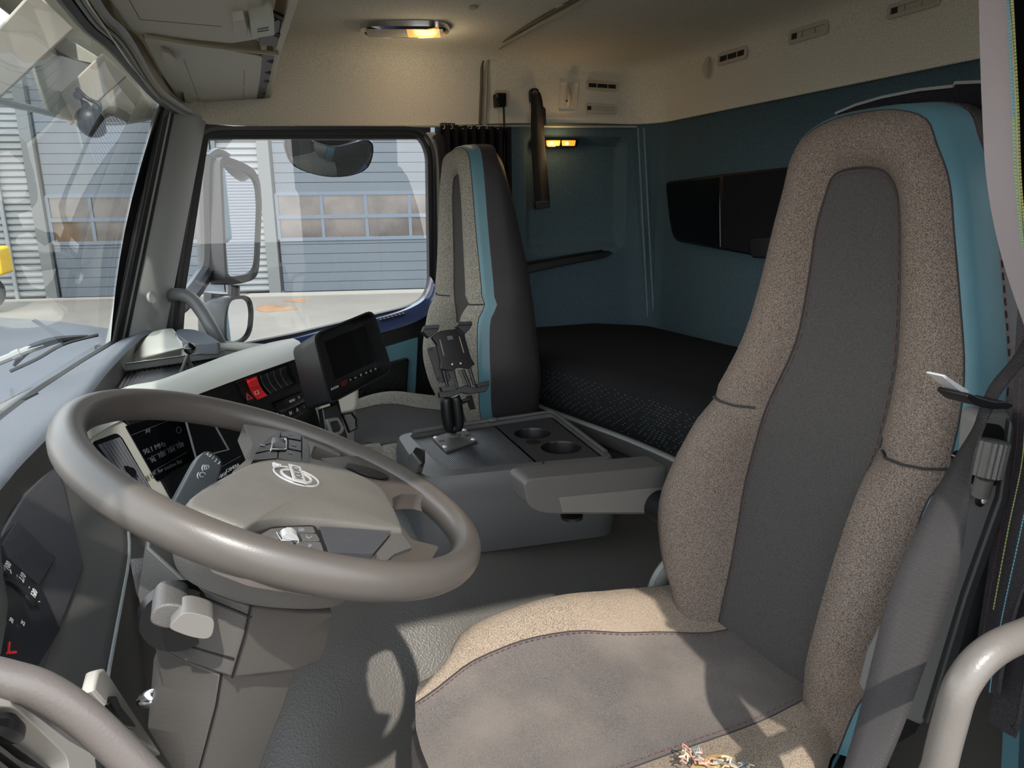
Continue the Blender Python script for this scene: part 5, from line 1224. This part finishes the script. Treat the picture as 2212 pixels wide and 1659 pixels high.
bm = BM()
for x0, x1 in (((958, 800), (967, 836)), ((978, 800), (988, 838)), ((1000, 798), (1015, 835)), ((1014, 795), (1025, 832))):
    tube(bm, [hpx(*x0), hpx(*x1)], .0042, n=8)
link('slide_rails', bm, M_BLK, TB_)
for k, (a, b) in enumerate((((974, 802), (988, 838)), ((992, 801), (1008, 836)))):
    bm = BM()
    for i in range(14):
        t = i/13; p = hpx(a[0]+(b[0]-a[0])*t, a[1]+(b[1]-a[1])*t, .003); box(bm, p, (.009, .003, .0016))
    link('ribbed_strip', bm, M_DGR, TB_, smooth=False)
bm = BM(); prism(bm, roundpoly([hpx(u, w, .008) for u, w in ((948, 848), (955, 838), (985, 840), (1005, 832), (1028, 838), (1034, 826), (1058, 830), (1050, 846), (1012, 852), (998, 848), (975, 858), (950, 860))], .003), -HN*.018); link('lower_bar', bm, M_BLK, TB_, bevel=.002)
for q in (((952, 836), (982, 833), (984, 843), (956, 846)), ((1030, 829), (1057, 822), (1058, 831), (1032, 837))):
    bm = BM(); prism(bm, roundpoly([hpx(u, w, .030) for u, w in q], .001), -HN*.026); link('lower_claw', bm, M_SATIN, TB_, bevel=.002)
# ---- bunk
BUo = empty('bunk', (1.28, 1.3, .3), 'low bunk base with a thick dark mattress along the rear wall', 'bunk')
fr = [V((.935, .30, 0)), V((.935, 1.1, 0)), V((.925, 1.4, 0)), V((.87, 1.76, 0)), V((.86, 2.0, 0)), V((.92, 2.32, 0))]
frs = cr(fr, 40)
def prof_(p, q): return [V((XR-.012, p.y, .715)), V((1.35, p.y, .742)), V((p.x+.10, p.y, .745)), V((p.x+.035, p.y, .738)), V((p.x+.006, p.y, .715)), V((p.x+.004, p.y, .66)), V((p.x+.02, p.y, .605)), V((p.x+.045, p.y, .600))]
bm = BM(); loft(bm, [prof_(p, 0) for p in frs]); MT = tag(link('mattress', bm, M_MATT, None, ang=70), 'black mattress with little pale stitches on its front edge, lying on the bunk', 'mattress')
MT['label'] = 'black mattress with small pale flecks on its front, filling the bunk behind the seats'
bm = BM(); rnd = random.Random(5)
for i in range(16):
    for j in range(70):
        t = (j+.5*(i % 2))/70; k = t*38; a = frs[int(k)].lerp(frs[int(k)+1], k-int(k))
        if a.y < 1.0 or a.y > 2.1: continue
        z = .612+.0072*i; 
        if rnd.random() < .25: continue
        x = a.x+.0035+(.016*ss(.66, .605, z) if z < .66 else .002*ss(.66, .715, z))
        box(bm, V((x-.0006, a.y, z)), (.0012, .0075, .0013))
link('fleck_pattern', bm, mat('pale_teal_thread', (64, 82, 88), .8), MT, smooth=False)
bm = BM(); loft(bm, [[V((XR-.012, p.y, .598)), V((p.x+.03, p.y, .598)), V((p.x+.022, p.y, .590)), V((p.x+.03, p.y, .55)), V((p.x+.06, p.y, .54)), V((p.x+.08, p.y, .2)), V((XR-.012, p.y, .2))] for p in frs]); link('bunk_base', bm, M_DGR, BUo, ang=40)
bm = BM(); tube(bm, [p+V((.024, 0, .592)) for p in frs], .006, n=6); link('edge_rail', bm, M_PILLAR, BUo)
# ---- black locker panel on the rear wall
LB = empty('rear_cabinet', on(1560, 460, x=XR-.02), 'shallow gloss black cabinet set into the blue rear wall behind the driver headrest', 'cabinet')
lp_ = roundpoly([on(u, w, x=XR-.035) for u, w in ((1436, 393), (1560, 376), (1800, 350), (1800, 560), (1625, 552), (1600, 548), (1453, 520), (1444, 470))], [.02, 0, 0, 0, .01, .02, .04, .02])
bm = BM(); prism(bm, lp_, (.033, 0, 0)); link('body', bm, M_SATIN, LB, bevel=.006, seg=3)
bm = BM(); prism(bm, roundpoly([on(u, w, x=XR-.037) for u, w in ((1440, 397), (1554, 382), (1556, 535), (1458, 516), (1448, 470))], [.02, .003, .003, .03, .02]), (.01, 0, 0)); link('gloss_door', bm, M_GLOSS, LB, bevel=.003)
bm = BM(); prism(bm, roundpoly([on(u, w, x=XR-.037) for u, w in ((1561, 380), (1800, 354), (1800, 545), (1625, 540), (1612, 546), (1561, 536))], .004), (.01, 0, 0)); link('flap_door', bm, M_BLKF, LB, bevel=.003)
bm = BM(); prism(bm, roundpoly([on(u, w, x=XR-.045) for u, w in ((1618, 516), (1700, 508), (1700, 560), (1622, 557))], .01), (.03, 0, 0)); link('pocket', bm, M_SATIN, LB, bevel=.004)
# ---- slim shelf on the side wall
SHo = empty('side_shelf', on(1240, 560, y=YW), 'slim black shelf tray on the blue side wall above the bunk', 'shelf')
a_ = [on(u, w, y=YW-.002) for u, w in ((1110, 575), (1142, 567), (1250, 548), (1300, 541), (1310, 546), (1290, 556), (1200, 573), (1110, 592))]
bm = BM(); prism(bm, [p+V((0, -.05, 0)) for p in a_], (0, .052, 0)); link('tray', bm, M_BLK, SHo, bevel=.003)
bm = BM(); tube(bm, [on(1110, 572, y=YW-.05), on(1230, 552, y=YW-.05), on(1300, 541, y=YW-.05)], .0035, n=6); link('front_edge', bm, M_SATIN, SHo)
# ---- amber reading lamp
RL = empty('reading_lamp', on(1213, 308, y=YW), 'lit amber twin reading lamp on the blue side wall', 'lamp')
fr4 = [on(u, w, y=YW-.012) for u, w in ((1176, 299), (1252, 300), (1246, 318), (1180, 318))]; c = sum(fr4, V())/4
bm = BM(); prism(bm, roundpoly(fr4, .005), (0, .013, 0)); link('housing', bm, M_GLOSS, RL, bevel=.002)
for (u0, u1) in ((1180, 1210), (1214, 1243)):
    bm = BM(); prism(bm, roundpoly([on(u, w, y=YW-.014) for u, w in ((u0, 303), (u1+1, 303), (u1-1, 315), (u0+1, 315))], .003), (0, .004, 0)); ln = link('lens', bm, M_AMBER, RL, bevel=.001)
    bm = BM(); ball(bm, on(u0+11, 310, y=YW-.016), .0052, 12); link('bulb', bm, M_BULB, ln)
# ---- ceiling lamp
DL = empty('ceiling_lamp', on(875, 62, z=1.67), 'oval ceiling lamp with its right half glowing amber', 'lamp')
oc = on(875, 63, z=1.664); lx = (on(972, 62, z=1.664)-on(778, 62, z=1.664)); hl = lx.length/2; lx.normalize(); ly = V((-lx.y, lx.x, 0)); hw = .062
def oval(a, b, z, n=40): return [oc+lx*(a*(abs(math.cos(t))**.55)*(1 if math.cos(t) >= 0 else -1))+ly*(b*(abs(math.sin(t))**.8)*(1 if math.sin(t) >= 0 else -1))+V((0, 0, z)) for t in [2*math.pi*k/n for k in range(n)]]
bm = BM(); loft(bm, [oval(hl, hw, .008), oval(hl*.99, hw*.97, -.006), oval(hl*.90, hw*.82, -.012), oval(hl*.88, hw*.78, -.006)], closed_u=True); link('chrome_rim', bm, M_CHROME, DL)
def lensq(t0, t1, m, nm):
    bm = BM(); rows = []
    for i in range(7):
        t = t0+(t1-t0)*i/6; rows.append([oc+lx*hl*t+ly*hw*.8*s+V((0, 0, -.011-.006*(1-s*s))) for s in (-1, -.6, -.2, .2, .6, 1)])
    loft(bm, rows); return link(nm, bm, m, DL)
lensq(-.84, .06, M_LENS, 'clear_lens'); o = lensq(.06, .78, emit('ceiling_amber', (255, 160, 70), .7, (200, 130, 70)), 'amber_lens'); o['label'] = 'amber glowing lens'; lensq(.78, .86, M_LENS, 'clear_lens')
# ---- charging plug in wall socket, cable
PK = empty('power_socket', on(1085, 213, y=YW), 'beige wall socket with black plug in the side headliner', 'socket')
bm = BM(); prism(bm, roundpoly([on(u, w, y=YW-.006) for u, w in ((1067, 194), (1100, 194), (1099, 233), (1068, 233))], .01), (0, .01, 0)); link('plate', bm, M_BEIGE, PK, bevel=.003)
CH = empty('charger_cable', on(1085, 215, y=YW-.03), 'black plug and cable hanging from the wall socket down behind the passenger headrest', 'cable')
bm = BM(); prism(bm, roundpoly([on(u, w, y=YW-.045) for u, w in ((1073, 200), (1095, 200), (1095, 230), (1075, 231))], .006), (0, .038, 0)); link('plug', bm, M_GLOSS, CH, bevel=.004)
bm = BM(); tube(bm, cr([on(1088, 228, y=YW-.03), on(1089, 260, y=YW-.03), on(1090, 310, y=YW-.04), on(1089, 350, y=YW-.05), on(1086, 420, y=YW-.06)], 20), .0038, n=8); link('cord', bm, M_RUB, CH)
# ---- hanging belt of the bunk net
HB = empty('hanging_belt', on(1156, 200, y=YW), 'black belt bolted to the side headliner, hanging down to its buckle end', 'belt')
Lb = cr([on(u, w, y=YW-d) for u, w, d in ((1145, 200, .01), (1147, 225, .015), (1147, 300, .03), (1151, 380, .035), (1154, 430, .035), (1158, 447, .035))], 20)
Rb = cr([on(u, w, y=YW-d) for u, w, d in ((1166, 200, .01), (1172, 225, .015), (1176, 300, .03), (1183, 380, .035), (1187, 430, .035), (1188, 447, .035))], 20)
bm = BM(); loft(bm, [[a, a.lerp(b, .5)+V((0, -.002, 0)), b] for a, b in zip(Lb, Rb)]); link('webbing', bm, M_BELTD, HB, solid=.002)
bm = BM(); prism(bm, roundpoly([on(u, w, y=YW-.012) for u, w in ((1144, 196), (1150, 190), (1162, 190), (1166, 198), (1167, 222), (1146, 222))], .008), (0, .012, 0)); an = link('anchor_plate', bm, M_BLK, HB, bevel=.003)
bm = BM(); c = on(1156, 201, y=YW-.014); cyl(bm, c, c+V((0, .006, 0)), .010, 16); link('bolt', bm, M_DGR, an)
bm = BM(); prism(bm, roundpoly([on(u, w, y=YW-.045) for u, w in ((1156, 436), (1188, 434), (1188, 449), (1160, 452))], .003), (0, .016, 0)); link('end_fitting', bm, M_BLK, HB, bevel=.003)
bm = BM(); prism(bm, roundpoly([on(u, w, y=YW-.02) for u, w in ((1172, 228), (1179, 235), (1180, 270), (1174, 274))], .003), (0, .012, 0)); link('guide', bm, M_BLK, HB, bevel=.002)
# ---- vents and coat hooks in the headliner
def slot_vent(c, xd, yd, w, h, label, nm='headliner_vent', light=False):
    R = empty(nm, c, label, 'vent', 'slot vents in the headliner'); nrm = xd.cross(yd).normalized()
    if nrm.dot(CAM-c) < 0: nrm = -nrm
    o_ = roundpoly(rect(c+nrm*.001, xd, yd, w, h), h*.3, 4); i_ = roundpoly(rect(c+nrm*.001, xd, yd, w*.86, h*.42), h*.05, 4)
    bm = BM(); frame_mesh(bm, o_, i_, nrm*.006); link('frame', bm, M_BEIGE, R, bevel=.001)
    bm = BM(); prism(bm, rect(c+nrm*.0012, xd, yd, w*.86, h*.42), nrm*.0008); bk = link('slot', bm, M_BEIGE if light else M_RUB, R, smooth=False)
    for t in (-.17, .17):
        bm = BM(); prism(bm, rect(c+xd*w*t+nrm*.003, xd, yd, w*.02, h*.42), nrm*.002); link('bar', bm, M_BEIGE, R, smooth=False)
    if light:
        bm = BM(); prism(bm, rect(c-xd*w*.36+nrm*.0025, xd, yd, w*.12, h*.42), nrm*.001); link('shutter', bm, M_RUB, bk, smooth=False)
    return R
X_, Y_, Z_ = V((1, 0, 0)), V((0, 1, 0)), V((0, 0, 1))
def wmeas(a, b): return (a-b).length
for (u, w, lb) in ((1300, 186, 'upper of the two slot vents in the side headliner near the corner'), (1297, 235, 'lower of the two slot vents in the side headliner near the corner')):
    wd = wmeas(on(u-34, w, y=YW), on(u+35, w, y=YW)); ht = wmeas(on(u, w-10, y=YW), on(u, w+11, y=YW))
    slot_vent(on(u, w, y=YW-.003), X_, Z_, wd, ht, lb, light=(w > 200))
for (u, w, du, dh, lb) in ((1584, 121, 31, 20, 'first slot vent in the rear headliner, beside the coat hook'), (1748, 70, 42, 23, 'middle one of the three slot vents in the rear headliner'), (1974, 12, 56, 25, 'slot vent in the rear headliner cut by the top edge, above the driver headrest')):
    y0_, y1_ = on(u-du, w+du*.29, x=XR), on(u+du, w-du*.29, x=XR)
    wd = abs(y0_.y-y1_.y); ht = wmeas(on(u, w-dh*.5-2, x=XR), on(u, w+dh*.5+6, x=XR)); c = on(u, w, x=XR-.002)
    slot_vent(V((XR-.003, c.y, c.z)), -Y_, Z_, wd, ht, lb, light=(u > 1600))
def hook(c, out_, side, label, s=1.0):
    R = empty('coat_hook', c, label, 'hook', 'coat hooks in the headliner')
    bm = BM(); tube(bm, cr([c+Z_*.035*s+out_*.004, c+out_*.014+Z_*.010*s, c+out_*.014-Z_*.010*s, c-Z_*.035*s+out_*.004], 12), [.004+.006*math.sin(math.pi*k/12) for k in range(13)], n=8); link('hook', bm, M_BEIGE, R)
    return R
h1 = hook(on(1225, 208, y=YW-.002), -Y_, X_, 'beige coat hook in a recess of the side headliner, beside the hanging belt')
fr4 = [on(u, w, y=YW-.001) for u, w in ((1208, 176), (1250, 177), (1244, 243), (1204, 243))]; c = sum(fr4, V())/4
bm = BM(); frame_mesh(bm, roundpoly(fr4, .006), roundpoly([c+(p-c)*.9 for p in fr4], .006), (0, -.003, 0)); link('recess_edge', bm, M_HEAD, h1, bevel=.001)
bm = BM(); cc = on(1224, 218, y=YW-.018); ball(bm, cc, .0035, 8); link('hole', bm, M_RUB, h1)
hook(on(1532, 147, x=XR-.004), -X_, Y_, 'beige coat hook on the rear headliner, beside the first slot vent', .95)
bm = BM(); c = on(1022, 19, z=1.667); cyl(bm, c, c+V((0, 0, .004)), .012, 16); tag(link('ceiling_plug', bm, M_BEIGE, None), 'small round plug in the front ceiling, left of the seam', 'plug')
bm = BM(); c = on(1222, 17, z=1.667); cyl(bm, c, c+V((0, 0, .004)), .026, 20); tag(link('ceiling_plug', bm, M_BEIGE, None), 'larger round plug in the ceiling, just right of the seam', 'plug')
# ---- black sleeper curtain gathered behind the passenger seat, with its glider hooks
CB2 = empty('curtain', on(1010, 290, y=YW-.05), 'black curtain gathered behind the passenger seat under a row of pale gliders', 'curtain')
bm = BM(); cols = []
for k in range(61):
    t = k/60; u = 952+t*150; off = .022*math.sin(t*50)
    cols.append([V((on(u, 285, y=YW-.05).x, YW-.05+off, z)) for z in (1.43, 1.3, 1.1, .9, .75)])
loft(bm, cols); link('cloth', bm, M_BLKF, CB2)
for k in range(15):
    u = 958+k*8.4
    if k in (4, 13): continue
    c = on(u, 273, y=YW-.055); bm = BM(); tube(bm, cr([c+V((0, 0, .006)), c+V((.004, 0, 0)), c+V((.002, 0, -.007)), c+V((-.003, 0, -.006))], 8), .0016, n=5); link('glider', bm, M_LGR, CB2)
bm = BM(); tube(bm, cr([on(942, 292, y=YW-.03), on(955, 320, y=YW-.05), on(960, 450, y=YW-.05), on(950, 640, y=YW-.05)], 12), .016, n=8, flat=.3, up=(0, 1, 0)); tag(link('passenger_belt', bm, M_BELTD, None), 'black passenger seat belt running down the pale door post', 'seat belt')
# ---- overhead lockers over the windscreen
LPp, LPn = V((-.02, 1.6, 1.447)), V((.12, .02, -1)).normalized()
lq = lambda u, w, h=0: on(u, w, p=LPp+LPn*h, n=LPn)
def locker(px, rr, label, lines_):
    r = empty('overhead_locker', lq(*px[0]), label, 'locker', 'overhead lockers above the windscreen')
    bm = BM(); prism(bm, roundpoly([lq(u, w) for u, w in px], rr, 4), -LPn*.03); link('body', bm, M_BEIGE, r, bevel=.008, seg=3)
    bm = BM()
    for a, b in lines_: tube(bm, [lq(*a), lq(*b)], .0007, n=4)
    link('panel_line', bm, mat('locker_line', (92, 86, 76), .8), r)
    return r
r = locker([(150, -120), (232, 0), (272, 62), (300, 76), (500, 96), (568, 84), (575, 40), (575, -120)], [.0, .02, .03, .02, .02, .02, .01, 0], 'nearer overhead locker above the windscreen, cut off by the top edge, with a square latch', [((262, -30), (303, 42)), ((303, 42), (478, 57))])
bm = BM(); prism(bm, roundpoly([lq(u, w, .012) for u, w in ((503, 45), (530, 41), (534, 60), (533, 84), (508, 80))], .006), -LPn*.014); link('latch_grip', bm, M_BEIGE, r, bevel=.003)
bm = BM(); prism(bm, roundpoly([lq(u, w, .016) for u, w in ((540, 46), (592, 36), (594, 76), (543, 84))], .004), -LPn*.03); lt_ = link('latch', bm, M_LGR, r, bevel=.004); 
bm = BM()
for d in (0, 9): tube(bm, [lq(556, 69-d*.6, .0165), lq(580, 65-d*.6, .0165)], .001, n=4)
link('latch_mark', bm, M_DGR, lt_)
r = locker([(309, 82), (322, 80), (568, 122), (562, 180), (550, 243), (520, 243), (386, 216), (350, 160)], [.02, .01, .02, .0, .02, .03, .02, .0], 'farther overhead locker above the windscreen corner with two small clips', [((397, 128), (431, 219)), ((528, 151), (527, 186)), ((527, 190), (526, 233))])
for q in (((350, 112), (366, 116), (380, 128), (378, 142), (362, 140), (352, 125)), ((398, 208), (412, 212), (418, 220), (408, 226), (400, 222))):
    bm = BM(); prism(bm, roundpoly([lq(u, w, .010) for u, w in q], .004), -LPn*.012); link('clip', bm, M_BEIGE, r, bevel=.003)
# frame rail along the rear edge of the lockers, with dark hinges in the gap
FRo = empty('locker_rail', lq(620, 60), 'beige rail with dark hinges along the rear edge of the overhead lockers', 'rail')
a0, a1, a2 = lq(668, -60), lq(607, 118), lq(577, 250)
b0, b1, b2 = lq(640, -60), lq(592, 118), lq(562, 246)
bm = BM(); prism(bm, [b0, a0, a1, a2, b2, b1], -LPn*.045); link('rail', bm, M_BEIGE2, FRo, bevel=.002)
bm = BM(); prism(bm, [lq(565, 118), lq(600, 118), lq(570, 246), lq(548, 244)], -LPn*.002); prism(bm, [lq(565, 60), lq(606, 40), lq(598, 100), lq(560, 98)], -LPn*.002); link('gap', bm, M_RUB, FRo)  # thin black sheets paint the shade in the gap
for (u, w) in ((583, 136), (578, 160), (575, 178), (568, 205), (566, 225), (602, 45), (596, 80)):
    c = lq(u, w, .004); bm = BM(); cyl(bm, c-LPn*.01+V((-.008, 0, 0)), c-LPn*.004+V((.008, 0, 0)), .006, 8); link('hinge', bm, M_BLK, FRo)
bm = BM(); tube(bm, [lq(315, 78, .004), lq(440, 98, .004), lq(600, 116, .004)], .004, n=6); link('cross_rail', bm, M_BEIGE2, FRo)
# ================================================================== LIGHT AND CAMERA
cam = bpy.data.cameras.new('camera_main'); co = bpy.data.objects.new('photo_camera', cam); COL.objects.link(co)
cam.sensor_fit = 'HORIZONTAL'; cam.sensor_width = 36; cam.lens = 36*FPX/IW; cam.clip_start = .02; cam.clip_end = 400
co.matrix_world = Matrix.Translation(CAM) @ Matrix((RGT, UPV, -FWD)).transposed().to_4x4()
SC.camera = co
sun = bpy.data.lights.new('sun', 'SUN'); so = bpy.data.objects.new('sun', sun); COL.objects.link(so)
sun.energy = 4.0; sun.angle = math.radians(.8); sun.color = (1, .94, .85)
SD = V((.05, .64, -.768)).normalized()
so.rotation_euler = SD.to_track_quat('-Z', 'Y').to_euler()
so.location = (-2, -8, 9)
def lamp(name, loc, e, col, r):
    l = bpy.data.lights.new(name, 'POINT'); l.energy = e; l.color = col; l.shadow_soft_size = r
    o = bpy.data.objects.new(name, l); COL.objects.link(o); o.location = loc
lamp('ceiling_lamp_light', oc+V((.06, 0, -.05)), .45, (1, .78, .5), .04)
lamp('reading_lamp_light', on(1213, 310, y=YW-.05), .25, (1, .65, .3), .015)
w = bpy.data.worlds.new('sky'); SC.world = w; w.use_nodes = True
nt = w.node_tree; bg = nt.nodes['Background']
tc = nt.nodes.new('ShaderNodeTexCoord'); sx = nt.nodes.new('ShaderNodeSeparateXYZ'); rp = nt.nodes.new('ShaderNodeValToRGB')
nt.links.new(tc.outputs['Generated'], sx.inputs[0]); nt.links.new(sx.outputs['Z'], rp.inputs['Fac'])
e = rp.color_ramp.elements
e[0].position = 0; e[0].color = (1.0, .98, .95, 1); e[1].position = .7; e[1].color = (.78, .88, 1.0, 1)
nt.links.new(rp.outputs['Color'], bg.inputs['Color']); bg.inputs['Strength'].default_value = 3.2
SC.view_settings.view_transform = 'Standard'; SC.view_settings.look = 'None'
SC.view_settings.exposure = 0.3; SC.view_settings.gamma = 1; SC.view_settings.use_curve_mapping = False
SC.cycles.max_bounces = 10; SC.cycles.diffuse_bounces = 5; SC.cycles.transparent_max_bounces = 12
SC.cycles.use_denoising = True
SC.cycles.caustics_reflective = False; SC.cycles.caustics_refractive = False
